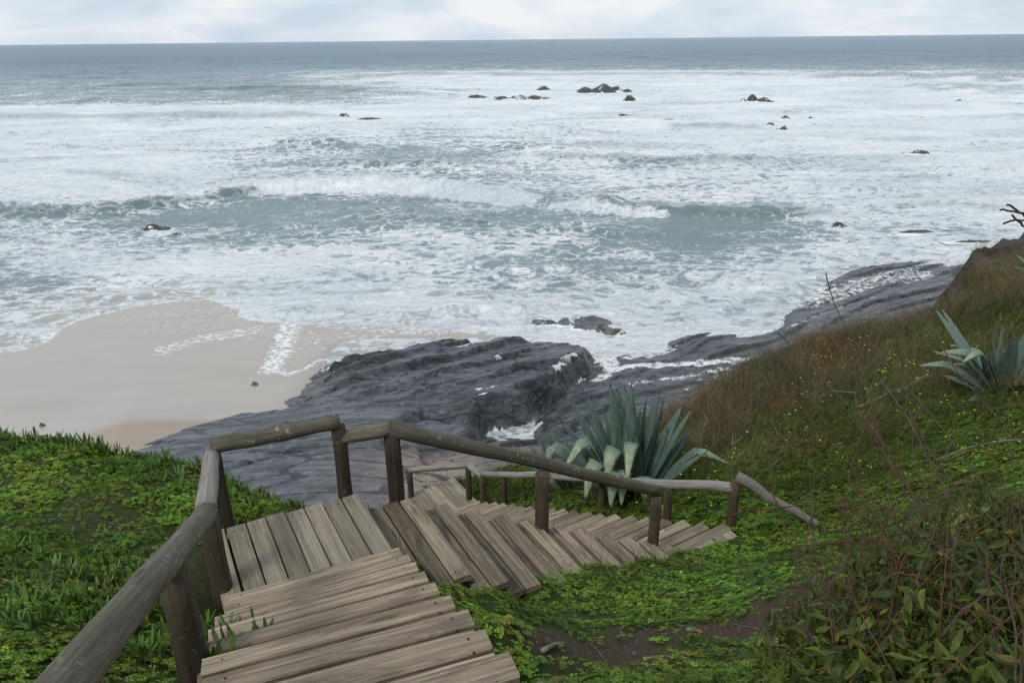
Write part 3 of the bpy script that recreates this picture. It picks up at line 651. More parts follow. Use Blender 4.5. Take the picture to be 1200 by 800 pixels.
for (a, b, z, rx, ry, st) in ((120, 612, 11.25, .36, .20, .62), (130, 590, 11.2, .3, .16, .5), (235, 560, 11.0, .2, .15, .6), (712, 768, 11.4, .38, .30, 1), (655, 780, 11.6, .34, .27, 1), (840, 736, 11.3, .42, .19, 1), (770, 745, 11.3, .25, .12, .9), (900, 728, 11.3, .22, .12, 1), (215, 670, 11.3, .2, .2, .6), (1000, 700, 11.5, .5, .4, .8), (860, 730, 11.3, .35, .1, .8)):
    c = on(a, b, z); dirt = np.maximum(dirt, st * (1 - sstep(.55, 1.35, np.hypot((gx - c[0]) / rx, (gy - c[1]) / ry) + .8 * fbm(gx * 3, gy * 3, 3, 15))))
green = np.clip(land * (1 - dirt), 0, 1)
rocky = np.maximum(sstep(.25, 1.2, outd + .5 * fbm(gx * .8, gy * .8, 3, 99)), sstep(-1.8, -.5, outd + 1.0 * fbm(gx * .6, gy * .6, 3, 98)) * sstep(15.2, 16.8, gy) * sstep(-.25, .05, fbm(gx * .45, gy * .45, 3, 94) + .12))
land = land * (1 - sstep(.3, .6, rocky)); green = green * (1 - rocky)
hill = add('hillside', mesh_np('hillside', np.stack([gx, gy, hz], -1).reshape(-1, 3), grid_faces(gx.shape[1], gx.shape[0]), MAT['ground'], True, dict(green=green.ravel(), rocky=rocky.ravel())))
tag(hill, 'steep coastal hillside of dark soil with a rocky edge', kind='structure')
GX0, GY0, GS = -9.0, -2.5, .09
def samp(A, x, y):
    u = np.clip((np.asarray(x) - GX0) / GS, 0, A.shape[1] - 1.001); v = np.clip((np.asarray(y) - GY0) / GS, 0, A.shape[0] - 1.001)
    i = u.astype(int); j = v.astype(int); a = u - i; b = v - j
    return (A[j, i] * (1 - a) + A[j, i + 1] * a) * (1 - b) + (A[j + 1, i] * (1 - a) + A[j + 1, i + 1] * a) * b
def ground(x, y): return samp(hz, x, y)

# ================================================================== STAIRS
def board(parent, name, a, u, n, length, width, ztop, mat, thick=.040, tilt=0.0, seed=0):
    """a = plan corner; u = unit vector along the board; n = unit vector across; box with eased edges and a little warp"""
    lr = random.Random(seed * 13 + 5)
    ch = .005; w2 = width / 2
    prof = [(-w2, -thick), (w2, -thick), (w2, -ch), (w2 - ch, 0), (-w2 + ch, 0), (-w2, -ch)]
    V = []; ns = 4
    for s in range(ns):
        x = (s / (ns - 1) - .5) * length
        wz = lr.uniform(-.0018, .0018); wy = lr.uniform(-.002, .002)
        ex = lr.uniform(-.006, .006) if s in (0, ns - 1) else 0
        for (py_, pz) in prof: V.append((x + ex + (py_ * lr.uniform(-.05, .05) if s in (0, ns - 1) else 0), py_ + wy, pz + wz + py_ * tilt))
    me = bpy.data.meshes.new(name); F = []
    for s in range(ns - 1):
        for j in range(6):
            k = (j + 1) % 6; F.append((s * 6 + j, (s + 1) * 6 + j, (s + 1) * 6 + k, s * 6 + k))
    F.append(tuple(range(6))); F.append(tuple(reversed([(ns - 1) * 6 + i for i in range(6)])))
    me.from_pydata(V, [], F); me.materials.append(mat); me.update()
    o = add(name, me, parent)
    c = np.array(a) + np.array(u) * length / 2 + np.array(n) * width / 2
    M4 = Matrix(((u[0], n[0], 0, c[0]), (u[1], n[1], 0, c[1]), (0, 0, 1, ztop), (0, 0, 0, 1)))
    if M4.to_3x3().determinant() < 0:
        M4 = Matrix(((u[0], -n[0], 0, c[0]), (u[1], -n[1], 0, c[1]), (0, 0, 1, ztop), (0, 0, 0, 1)))
    if parent: M4 = Matrix.Translation(-parent.location) @ M4
    o.matrix_basis = M4
    return o
NAILS = []
def nails(a, u, n, length, width, z):
    for t in (.06, length - .06):
        for s in (.25, .75):
            NAILS.append((np.array(a) + np.array(u) * t + np.array(n) * width * s, z))
def flush_nails(parent):
    parts = []
    for c, z in NAILS:
        an = np.arange(6) / 6 * 2 * math.pi
        r = .0042; V = [(c[0] + r * math.cos(t) - parent.location[0], c[1] + r * math.sin(t) - parent.location[1], z + .0015 - parent.location[2]) for t in an]
        V += [(v[0], v[1], v[2] - .004) for v in V]
        F = [(0, 1, 2, 3), (0, 3, 4, 5)] + [(i, (i + 1) % 6, (i + 1) % 6 + 6, i + 6) for i in range(6)]
        parts.append((np.array(V), F))
    V, F = merge(parts); tag(add('nail_heads', mesh_np('nail_heads', V, F, MAT['nail']), parent), kind='stuff'); NAILS.clear()
def beam(parent, name, p, q, h, w, mat):
    """sloping squared timber between two 3-D points (top edge line)"""
    p = np.array(p, float) - np.array(parent.location); q = np.array(q, float) - np.array(parent.location)
    d = q - p; L_ = np.linalg.norm(d[:2]); n = np.array([-d[1], d[0], 0]) / L_ * w / 2; dz = np.array([0, 0, -h])
    V = [p - n, p + n, p + n + dz, p - n + dz, q - n, q + n, q + n + dz, q - n + dz]
    F = [(0, 1, 2, 3), (7, 6, 5, 4), (0, 4, 5, 1), (1, 5, 6, 2), (2, 6, 7, 3), (3, 7, 4, 0)]
    return add(name, mesh_np(name, V, F, mat), parent)
D1u = -d2(109.4)                                                       # going up flight 1
st1 = thing('stair_flight', 'nearest flight of weathered plank steps, going down away from the viewer', 'staircase', (F1C(1)[0], F1C(1)[1], Z1))
for k in range(1, 11):
    c = F1C(k); l = F1L(k); up = np.array([-l[1], l[0]]);
    if up @ D1u < 0: up = -up
    z = Z1 + RIS * k; wd = [.905, .90, .915, .905, .92, .88, .855, .86, .86, .86][k - 1]
    ext = random.uniform(0, .012)
    fw = float(np.clip(.236 - RIS * (c[1] + .1) / (EYE - z) - .006, .07, .115))
    for b in range(2 if k < 10 else 1):
        a = c + up * ((fw + .016) * b) - l * ext
        board(st1, 'tread_board', a, l, up, wd + random.uniform(0, .015), fw if b == 0 else .1165, z + random.uniform(-.002, .002), MAT['tread'], tilt=random.uniform(-.015, .015), seed=k * 3 + b); nails(a, l, up, wd, .1165, z)
c = F1C(1); l = F1L(1); up = np.array([-l[1], l[0]]); up = up if up @ D1u > 0 else -up
board(st1, 'mossy_strip', c - up * .026 + l * .02, d2(203), up, .87, .05, Z1 + .085, MAT['rail'], seed=99)
for off in (.07, .82):
    beam(st1, 'stringer', (*(F1C(1) + F1L(4) * off + D1u * .06), Z1 + RIS - .075), (*(F1C(11) + F1L(4) * off + D1u * .06), Z1 + RIS * 11 - .075), .15, .045, MAT['post'])
for k in range(1, 11):
    c = F1C(k) + D1u * .17; beam(st1, 'riser_batten', (*(c + F1L(k) * .06), Z1 + RIS * k - .037), (*(c + F1L(k) * .82), Z1 + RIS * k - .037), .07, .025, MAT['post'])
flush_nails(st1)
top = thing('landing_deck', 'plank platform at the top of the steps under the viewer', 'landing', (*F1C(10), Z1 + RIS * 10))
for q in range(14):
    a = F1C(10) + D1u * (.12 + .12 * q); board(top, 'deck_board', a, F1L(9), D1u, .94, .1165, Z1 + RIS * 10, MAT['tread'], seed=200 + q)
beam(top, 'joist', (*(F1C(10) + F1L(9) * .1 + D1u * .1), Z1 + RIS * 10 - .04), (*(F1C(10) + F1L(9) * .1 + D1u * 1.8), Z1 + RIS * 10 - .04), .14, .05, MAT['post'])
beam(top, 'joist', (*(F1C(10) + F1L(9) * .85 + D1u * .1), Z1 + RIS * 10 - .04), (*(F1C(10) + F1L(9) * .85 + D1u * 1.8), Z1 + RIS * 10 - .04), .14, .05, MAT['post'])

ld1 = thing('landing_deck', 'pale grey plank landing at the foot of the nearest steps, fenced by log rails', 'landing', (-1.5, 3.5, Z1))
for q in range(-1, 7):
    a = np.array([-1.768, 3.693]) + d2(25) * .1182 * q + d2(25) * .002; wdt = .1115 if q >= 0 else .105
    ln = .80 + random.uniform(-.01, .02); board(ld1, 'deck_board', a, d2(-61.5 if q > 2 else -61.5 - (2 - q) * .3), DD2, ln, wdt, Z1 + random.uniform(-.002, .002), MAT['deck'], seed=300 + q); nails(a, NN2, DD2, ln, wdt, Z1)
flush_nails(ld1)
for t in (.10, .65):
    beam(ld1, 'joist', (*(np.array([-1.86, 3.66]) + NN2 * t), Z1 - .04), (*(np.array([-1.0, 4.0]) + NN2 * t), Z1 - .04), .13, .05, MAT['post'])

st2 = thing('stair_flight', 'middle flight of plank steps, going down to the right from the grey landing', 'staircase', (*F2C(1), Z1 - RIS))
for i in range(1, 12):
    c = F2C(i); z = Z1 - RIS * i - (.006 if i == 11 else 0); nb = 3 if i == 1 else (1 if i == 11 else 2)
    for b in range(nb):
        e = random.uniform(-.012, .02); a = c - DD2 * (.119 * (b + 1)) - NN2 * e + DD2 * .0015
        if i == 1: e -= [0, -.012, .02][b]; 
        ln = (.895 + (.03 if (i == 1 and b) else 0)) + e + random.uniform(-.01, .01) + (.03 if i == 2 else 0)
        board(st2, 'tread_board', a, NN2, DD2, ln, .107 if b == 0 else .1085, z + random.uniform(-.003, .003), MAT['tread'] if b == 0 else MAT['tread_rear'], tilt=random.uniform(-.02, .02), seed=400 + i * 4 + b); nails(a, NN2, DD2, ln, .1155, z)
flush_nails(st2)
for off in (.06, .80):
    beam(st2, 'stringer', (*(F2C(1) + NN2 * off - DD2 * .06), Z1 - RIS - .075), (*(F2C(11) + NN2 * off - DD2 * .06), Z2 - .075), .15, .045, MAT['post'])
for i in range(1, 11):
    c = F2C(i) - DD2 * .07; beam(st2, 'riser_batten', (*(c + NN2 * .05), Z1 - RIS * i - .04), (*(c + NN2 * .83), Z1 - RIS * i - .04), .085, .025, MAT['post'])

ld2 = thing('landing_deck', 'small lower plank landing half covered by clover, right of the middle flight', 'landing', (1.8, 5.2, Z2))
for q in range(8):
    a = np.array([1.985, 5.51]) - DD2 * .119 * (q + 1); ln = .92 + random.uniform(-.02, .02)
    board(ld2, 'deck_board', a + NN2 * .004, NN2, DD2, ln, .1155, Z2 + random.uniform(-.002, .002), MAT['deck'], seed=500 + q)
beam(ld2, 'joist', (1.15, 4.95, Z2 - .04), (2.0, 5.42, Z2 - .04), .12, .05, MAT['post'])

st3 = thing('stair_flight', 'farthest flight of plank steps, running down leftwards past the agaves', 'staircase', (*F3C(0), Z2))
for j in range(0, 20):
    c = F3C(j); z = Z2 - RIS * j
    for b in range(1 if j == 0 else 2):
        e = random.uniform(-.015, .02); a = c - DD3 * (.121 * (b + 1)) - NN3 * e
        board(st3, 'tread_board', a, NN3, DD3, .90 + e, .111, z + random.uniform(-.003, .003), MAT['tread'] if b == 0 else MAT['tread_rear'], tilt=random.uniform(-.02, .02), seed=600 + j * 4 + b)
for off in (.06, .82):
    beam(st3, 'stringer', (*(F3C(0) + NN3 * off - DD3 * .06), Z2 - .075), (*(F3C(19) + NN3 * off - DD3 * .06), Z2 - RIS * 19 - .075), .15, .045, MAT['post'])
Z3 = Z2 - RIS * 20
ld3 = thing('landing_deck', 'distant bottom landing of planks with its own thin rail, above the bare rock', 'landing', (*F3C(19), Z3))
for q in range(9):
    a = F3C(19) + NN3 * (-.02 + .119 * q) + DD3 * (-.15); board(ld3, 'deck_board', a, DD3, NN3, 1.0 + random.uniform(-.02, .02), .1155, Z3 + .06 + random.uniform(-.002, .002), MAT['deck'], seed=700 + q)
beam(ld3, 'joist', (*(F3C(19) + DD3 * .1), Z3 + .02), (*(F3C(19) + DD3 * .1 + NN3 * 1.0), Z3 + .02), .12, .05, MAT['post'])
beam(ld3, 'joist', (*(F3C(19) + DD3 * .75), Z3 + .02), (*(F3C(19) + DD3 * .75 + NN3 * 1.0), Z3 + .02), .12, .05, MAT['post'])

# ================================================================== RAILS
def post(parent, base, topz, r, mat, lean=(0, 0), seed=0, sink=.25):
    n = 7; h = topz - base[2] + sink; lr = np.random.default_rng(seed)
    pts = [(lr.normal() * .0015 + lean[0] * t, lr.normal() * .0015 + lean[1] * t, -sink + h * t) for t in np.linspace(0, 1, n)]
    V, F = tube(pts, [r * (1.06 - .06 * t + lr.normal() * .012) for t in np.linspace(0, 1, n)], 12, True, .025, seed)
    o = add('post', mesh_np('post', V, F, mat, True), parent); o.location = np.array(base) - np.array(parent.location); o.rotation_euler = (0, 0, 0); return o
def rail(parent, p, q, r0, r1, mat, seed=0, n=12, name='rail', crook=.004):
    p = np.array(p, float); q = np.array(q, float); d = q - p; L_ = np.linalg.norm(d); x = d / L_
    y = np.cross([0, 0, 1.0], x); y /= np.linalg.norm(y); z = np.cross(x, y); lr = np.random.default_rng(seed)
    t = np.linspace(0, 1, n); wob = 1.5 * crook * np.cumsum(lr.normal(size=(n, 2)) * .6, 0); wob -= np.outer(1 - t, wob[0]) + np.outer(t, wob[-1])
    pts = [(L_ * a, wob[i, 0], wob[i, 1]) for i, a in enumerate(t)]
    rad = [r0 * (1 - a) + r1 * a for a in t]; rad = [k * (1 + lr.normal() * .028) for k in rad]
    V, F = tube(pts, rad, 14, True, .018, seed)
    o = add(name, mesh_np(name, V, F, mat, True), parent)
    o.matrix_basis = Matrix.Translation(-parent.location) @ Matrix(((x[0], y[0], z[0], p[0]), (x[1], y[1], z[1], p[1]), (x[2], y[2], z[2], p[2]), (0, 0, 0, 1)))
    return o
pa = P(262, 697, 11.20); pb = P(264, 612, 11.18); pc = P(405, 580, 11.2); p5 = P(465, 584, 11.1); p6 = P(635, 615, 10.60); p7 = P(765, 636, 9.93)
near_end = atd(84, 800, 1.70); ja = above(241, 600, pa)
rl1 = thing('handrail', 'thick lichen-spotted log handrail down the left of the nearest steps', 'handrail', pa)
dirA = near_end - ja; rail(rl1, ja - dirA / np.linalg.norm(dirA) * .03, near_end + dirA * .45, .054, .045, MAT['rail'], 1, 16)
post(rl1, pa, ja[2] - .02, .052, MAT['post'], seed=2, sink=.35)
for tt in np.linspace(0, 1, 400):
    q = ja + dirA * tt; sx, sy = proj(*[np.array([v]) for v in q])
    if sx[0] < 196: break
post(rl1, (q[0] + .005, q[1] + .005, q[2] - .62), q[2] - .04, .056, MAT['post'], seed=3, sink=.3)
q = near_end + dirA * .3; post(rl1, (q[0], q[1], q[2] - .62), q[2] - .04, .055, MAT['post'], seed=4, sink=.3)
rl2 = thing('handrail', 'log handrail cornering round the grey landing above the clover bank', 'handrail', pb)
jb = above(247, 531, pb); jc = above(251, 522, pb); jd = above(409, 492, pc)
rail(rl2, ja + np.array([0, 0, .015]), jb, .054, .047, MAT['greyrail'], 11, 8); rail(rl2, jc, jd + (jd - jc) * .02, .050, .052, MAT['rail'], 12)
post(rl2, pb, jc[2] - .03, .050, MAT['post'], seed=13, sink=.4); post(rl2, pc, jd[2] - .035, .047, MAT['post'], seed=14, sink=.5)
rl3 = thing('handrail', 'long brown log handrail sloping down beside the middle flight of steps', 'handrail', p5)
je = above(412, 511, pc); jf = above(462, 501, p5); jg = above(777, 576, p7)
rail(rl3, je, jf, .046, .048, MAT['rail'], 21, 6, 'short_rail'); rail(rl3, jf - (jg - jf) * .005, jg + (jg - jf) * .012, .056, .046, MAT['rail'], 22, 16)
jm = lambda b: (jf + (jg - jf) * float(np.clip(np.dot(np.array(b[:2]) - jf[:2], (jg - jf)[:2]) / np.dot((jg - jf)[:2], (jg - jf)[:2]), 0, 1)))
post(rl3, p5, jf[2] - .035, .053, MAT['post'], seed=23, sink=.5); post(rl3, p6, jm(p6)[2] - .03, .050, MAT['post'], seed=24); post(rl3, p7, jm(p7)[2] - .03, .047, MAT['post'], seed=25)
p8 = P(856, 616, 9.78); pl = P(566, 587, Z2 - RIS * 18 - .05); q1 = P(591, 591, Z2 - RIS * 16.5); q2 = P(704, 604, Z2 - RIS * 9.2); q3 = P(781, 611, Z2 - RIS * 3.4)
rl4 = thing('handrail', 'thin silvery log handrail behind the lower steps in front of the agaves', 'handrail', p8)
jh = above(855, 570, p8); ji = above(562, 555, pl)
rail(rl4, ji, jh, .042, .048, MAT['greyrail'], 31, 20, crook=.009)
jn = lambda b: (ji + (jh - ji) * float(np.clip(np.dot(np.array(b[:2]) - ji[:2], (jh - ji)[:2]) / np.dot((jh - ji)[:2], (jh - ji)[:2]), 0, 1)))
for k, b in enumerate((pl, q1, q2, q3)): post(rl4, b, jn(b)[2] - .03, .044, MAT['post'], seed=33 + k, sink=.4)
post(rl4, p8, above(858, 561, p8)[2] - .02, .047, MAT['post'], seed=38, sink=.4)
rl5 = thing('handrail', 'short pale log handrail slanting up into the clover to the right', 'handrail', p8 + np.array([0, 0, .5]))
e2_ = on(966, 618, 10.02); rail(rl5, above(853, 556, p8), (e2_[0], e2_[1], 10.02), .050, .030, MAT['greyrail'], 41, 12, crook=.012)
pg = P(482, 584, Z3 + .03); ph = P(550, 586, Z3 + .03)
rl6 = thing('handrail', 'small distant log handrail around the bottom landing', 'handrail', pg)
jp = above(476, 551, pg); jq = above(547, 545, ph)
rail(rl6, jp, jq, .045, .045, MAT['greyrail'], 51, 6); rail(rl6, jq, above(562, 558, pl), .045, .042, MAT['greyrail'], 52, 4)
post(rl6, pg, jp[2] - .02, .046, MAT['post'], seed=53, sink=.5); post(rl6, ph, jq[2] - .02, .046, MAT['post'], seed=54, sink=.5)

# ================================================================== ROCKS IN THE SEA
def sea_rock(px, py, wpx, hpx, label, seed, group=None, peaks=None, name='sea_rock', zb=0.0, squash=.5, mat='searock'):
    c = P(px, py, zb); dist = np.linalg.norm(c - np.array([0, 0, EYE])); Wd = 1.25 * wpx / FOC * dist; Ht = .85 * hpx / FOC * dist
    n = 56; u, v = np.meshgrid(np.linspace(-1, 1, n), np.linspace(-1, 1, n)); lr = np.random.default_rng(seed)
    if peaks is None: peaks = [(lr.uniform(-.4, .4), lr.uniform(-.3, .3), lr.uniform(.3, .6), 1.0)] + [(lr.uniform(-.8, .8), lr.uniform(-.5, .5), lr.uniform(.15, .35), lr.uniform(.3, .7)) for _ in range(4)]
    h = np.zeros_like(u)
    for a, b, s, k in peaks:
        h = np.maximum(h, k * np.exp(-((np.abs(u - a) / s) ** 2.4 + (np.abs(v - b) / max(s, .3)) ** 2.4)))
    h = h * (.62 + .40 * ridged(u * 1.9 + seed, v * 1.6, 5, seed)); h += .20 * fbm(u * 4 + seed, v * 3, 5, seed) - .07
    ed = sstep(0, .3, 1 - np.hypot(u, v)); h = h * ed - .25 * (1 - ed) - .04
    V = np.stack([u * Wd / 2, v * Wd * squash, h * Ht * 1.05], -1).reshape(-1, 3)
    zr = V[:, 2]; fo_ = (.8 * (1 - sstep(0, Ht * .22, zr)) + .55 * sstep(.05, .35, fbm(u.ravel() * 3, v.ravel() * 3, 3, seed + 9))) * (zb < .1)
    o = add(name, mesh_np(name, V, grid_faces(n, n), MAT[mat], True, dict(foam=fo_, warm=np.full(n * n, .2))), None, (c[0], c[1], zb))
    return tag(o, label, 'rock', group)
sea_rock(397, 138, 34, 8, 'small dark pointed rock in the surf, left of the other far rocks', 1, peaks=[(.3, 0, .28, 1), (-.4, 0, .35, .5)])
sea_rock(436, 140, 34, 3, 'low flat dark ledge awash just right of the pointed rock', 2, squash=.25)
sea_rock(566, 115, 34, 5, 'low dark rock at the left end of the far foamy reef', 3, squash=.3)
sea_rock(612, 117, 62, 7, 'broad dark reef rock with white water spilling over it', 4, squash=.3, peaks=[(-.6, 0, .3, .8), (-.1, 0, .3, 1), (.35, 0, .25, .9), (.7, 0, .25, .6)])
sea_rock(637, 106, 16, 6, 'little square dark rock just behind the broad reef', 5, peaks=[(0, 0, .7, 1)])
sea_rock(707, 109, 62, 13, 'largest dark rock far out in the breaking surf', 6, peaks=[(-.5, 0, .35, .7), (0, 0, .38, 1), (.3, .1, .3, .85), (.7, 0, .25, .5)])
sea_rock(737, 119, 18, 9, 'small pointed rock at the right foot of the largest rock', 7)
sea_rock(733, 136, 24, 3, 'thin dark rock line awash in front of the largest rock', 8, squash=.2)
sea_rock(877, 119, 20, 10, 'knobbly dark rock at the left of the far right pair', 9)
sea_rock(889, 119, 20, 6, 'smaller dark rock touching the knobbly far right rock', 10)
sea_rock(903, 120, 9, 4, 'tiny dark rock at the right end of the far right pair', 11)
sea_rock(923, 139, 18, 4, 'low dark rock in the foam below the far right pair', 12, squash=.3)
sea_rock(901, 147, 12, 4, 'tiny dark rock, left of two in the white foam', 13)
sea_rock(916, 152, 12, 5, 'small slanting rock, right of two in the white foam', 14)
sea_rock(949, 139, 10, 2.5, 'tiny flat rock alone at the right in the foam', 15)
sea_rock(1123, 121, 13, 5, 'small lone rock near the right edge of the sea', 16)
sea_rock(1072, 179, 26, 4, 'dark rock half under a wave at the right', 17)
sea_rock(187, 269, 34, 8, 'lone dark rock in shallow grey water off the beach', 18, peaks=[(-.35, 0, .4, 1), (.3, 0, .35, .6)])
sea_rock(209, 275, 14, 3, 'small flat rock awash beside the lone rock off the beach', 24)
sea_rock(986, 266, 26, 6, 'dark wave-swept rock off the right shore', 19)
sea_rock(1085, 272, 80, 4, 'long thin dark ledge awash off the right shore', 20, squash=.12)
sea_rock(1150, 283, 60, 4, 'second long ledge awash, nearer to the cliff', 25, squash=.10)
sea_rock(686, 381, 66, 13, 'flat dark slate block in the foam beyond the rock shelf', 21, mat='slate', squash=.45)
sea_rock(716, 388, 38, 9, 'lower wet slate block touching the flat block in the foam', 22, mat='slate')
sea_rock(925, 384, 26, 10, 'dark slate rock in the foam at the right shelf edge', 23, mat='slate')
sea_rock(958, 356, 24, 6, 'small slate rock awash near the right shelf', 26, mat='slate', squash=.3)
sea_rock(640, 378, 40, 5, 'thin wet slate ledge in foam, left of the flat block', 27, mat='slate', squash=.3)
for k, (a, b, s, lb) in enumerate(((165, 491, 18, 'dark flat stone on the sand nearest the rock shelf'), (142, 496, 24, 'longest dark stone in the line along the sand edge'), (118, 503, 24, 'dark stone in the middle of the line on the sand'), (96, 510, 22, 'last dark stone of the line, above the green bank'), (51, 499, 8, 'single small dark stone alone on the sand'), (298, 451, 9, 'small dark stone on the sand by the pointed end of the shelf'))):
    z = .42 if a < 200 else .3
    sea_rock(a, b, s, 6, lb, 40 + k, None, name='beach_stone', zb=z, mat='slate', squash=.3)

# ================================================================== VEGETATION
def scatter(name, protos, pos, yaw, scale, tint, mat, tilt=None, smooth=False, parent=None):
    """copies of small prototypes baked into one mesh; a prototype is (V, F, t) with a brightness per vertex"""
    Vs, Fs, Ts, o = [], [], [], 0
    pick = np.arange(len(pos)) % len(protos)
    for k, (V, F, t) in enumerate(protos):
        s = pick == k; n = int(s.sum())
        if not n: continue
        c, sn = np.cos(yaw[s])[:, None], np.sin(yaw[s])[:, None]; sc = scale[s][:, None]
        X = (V[None, :, 0] * c - V[None, :, 1] * sn) * sc; Y = (V[None, :, 0] * sn + V[None, :, 1] * c) * sc; Zz = V[None, :, 2] * sc * np.ones_like(X)
        if tilt is not None: Zz = Zz + X * tilt[s][:, 0:1] + Y * tilt[s][:, 1:2]
        W = np.stack([X + pos[s][:, 0:1], Y + pos[s][:, 1:2], Zz + pos[s][:, 2:3]], -1).reshape(-1, 3)
        Fs.append((F[None] + (np.arange(n) * len(V))[:, None, None]).reshape(-1, F.shape[1]) + o)
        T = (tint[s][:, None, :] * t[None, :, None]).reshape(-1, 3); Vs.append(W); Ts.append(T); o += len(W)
    me = mesh_np(name, np.concatenate(Vs), np.concatenate(Fs), mat, smooth, dict(tint=np.concatenate(Ts)))
    return add(name, me, parent)
def slope(x, y):
    e = .12; return np.clip(np.stack([(ground(x + e, y) - ground(x - e, y)) / (2 * e), (ground(x, y + e) - ground(x, y - e)) / (2 * e)], -1), -.75, .75)
def clover_proto(seed, n=6, spread=.035):
    r = np.random.default_rng(seed); V, F, T = [], [], []
    for i in range(n):
        a0 = r.uniform(0, 6.28); q = r.uniform(0, spread); cx, cy, cz = q * math.cos(a0), q * math.sin(a0), r.uniform(.008, .034)
        rot = r.uniform(0, 6.28); s = r.uniform(.008, .0135); b = r.uniform(.7, 1.3); tx, ty = r.normal(size=2) * .3
        for k in range(3):
            a = rot + k * 2.094; ux, uy = math.cos(a), math.sin(a); vx, vy = -uy, ux; o = len(V)
            for (p, w_, h) in ((.05, 0, 0), (.75, .62, .25), (1.0, 0, .0), (.75, -.62, .25)):
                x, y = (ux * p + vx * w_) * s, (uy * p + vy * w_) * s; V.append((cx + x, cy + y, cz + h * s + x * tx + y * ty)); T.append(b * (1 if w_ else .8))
            F.append((o, o + 1, o + 2, o + 3))
    return np.array(V), np.array(F), np.array(T)
def finger_proto(seed, n=8, L_=.075):
    r = np.random.default_rng(seed); V, F, T = [], [], []
    for i in range(n):
        a = r.uniform(0, 6.28); el = r.uniform(.35, 1.35); l = L_ * r.uniform(.6, 1.25); q = r.uniform(0, .03); cx, cy = q * math.cos(a), q * math.sin(a); o = len(V); b = r.uniform(.7, 1.25)
        for k, t in enumerate((0, .4, .8, 1.0)):
            e_ = el + .5 * t; x = l * t * math.cos(el + .25 * t); z = l * t * math.sin(el + .35 * t); w_ = (.0055, .0060, .0042, .0006)[k]
            for (sd_, up_) in ((-1, .6), (1, .6), (0, -.8)):
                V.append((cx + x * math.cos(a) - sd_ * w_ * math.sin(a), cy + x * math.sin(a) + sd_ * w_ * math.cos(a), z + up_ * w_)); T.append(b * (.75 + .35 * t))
        for k in range(3):
            for j in range(3):
                m_ = (j + 1) % 3; F.append((o + k * 3 + j, o + k * 3 + m_, o + k * 3 + 3 + m_, o + k * 3 + 3 + j))
    return np.array(V), np.array(F), np.array(T)
def blade_proto(seed, n=12, L_=.3, spread=.08, w_=.0022, lean=.5, seg=3, heads=False):
    r = np.random.default_rng(seed); V, F, T = [], [], []
    for i in range(n):
        a = r.uniform(0, 6.28); l = L_ * r.uniform(.5, 1.2); cx, cy = r.normal(size=2) * spread * .6; ln = r.uniform(.1, lean); o = len(V); b = r.uniform(.55, 1.4); wa = r.uniform(0, 3.14)
        for k in range(seg + 1):
            t = k / seg; h = l * t * (1 - .2 * ln * t); d = l * ln * t * t; ww = w_ * (1 - .8 * t)
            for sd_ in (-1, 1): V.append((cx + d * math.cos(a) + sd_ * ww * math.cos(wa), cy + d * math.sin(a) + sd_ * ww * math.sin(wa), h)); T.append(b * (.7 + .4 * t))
        for k in range(seg): F.append((o + 2 * k, o + 2 * k + 1, o + 2 * k + 3, o + 2 * k + 2))
        if heads:
            for q in range(3):
                t = r.uniform(.5, 1); x, y, h = cx + l * ln * t * t * math.cos(a), cy + l * ln * t * t * math.sin(a), l * t * (1 - .2 * ln * t); aa = r.uniform(0, 6.28); l2 = l * r.uniform(.12, .25); o = len(V)
                ex, ey = math.cos(aa) * l2, math.sin(aa) * l2
                V += [(x - w_ * .7, y, h), (x + w_ * .7, y, h), (x + ex + .0008, y + ey, h + l2 * .9), (x + ex - .0008, y + ey, h + l2 * .9)]; T += [b] * 4; F.append((o, o + 1, o + 2, o + 3))
    return np.array(V), np.array(F), np.array(T)
def candidates(x0, x1, y0, y1, per_m2, seed):
    r = np.random.default_rng(seed); n = int((x1 - x0) * (y1 - y0) * per_m2); x = r.uniform(x0, x1, n); y = r.uniform(y0, y1, n); z = ground(x, y)
    px, py = proj(x, y, z); od = samp(outd, x, y); dt = samp(dirt, x, y)
    k = (z > stair_z(x, y) + .005) & (px > -160) & (px < 1480) & (py > 200) & (py < 960) & (od < .35) & (samp(rocky, x, y) < .45)
    return x[k], y[k], z[k], px[k], py[k], od[k], dt[k], r
def mk(x, y, z, r, s0, s1): return np.stack([x, y, z], -1), r.uniform(0, 6.28, len(x)), r.uniform(s0, s1, len(x))
def tints(r, n, base, sp, x=None, y=None, f=1.0, amt=.35):
    t = np.array(base)[None] * (1 + sp * r.normal(size=(n, 1))) * (1 + .08 * r.normal(size=(n, 3)))
    if x is not None: t = t * (1 + amt * fbm(x * f, y * f, 3, 55))[:, None] * np.stack([1 + .35 * fbm(x * f * .8, y * f * .8, 2, 56), np.ones(n), np.ones(n)], -1)
    return np.clip(t, .1, 3)

CL = [clover_proto(i) for i in range(8)]
def brown_zone(px, py):                                                # the dry slope: a band of hillside beyond the agaves
    return .9 * sstep(0, 95, (572 - (px - 790) * .42) - py) * sstep(765, 795, px) * (1 - .72 * sstep(950, 1080, px))
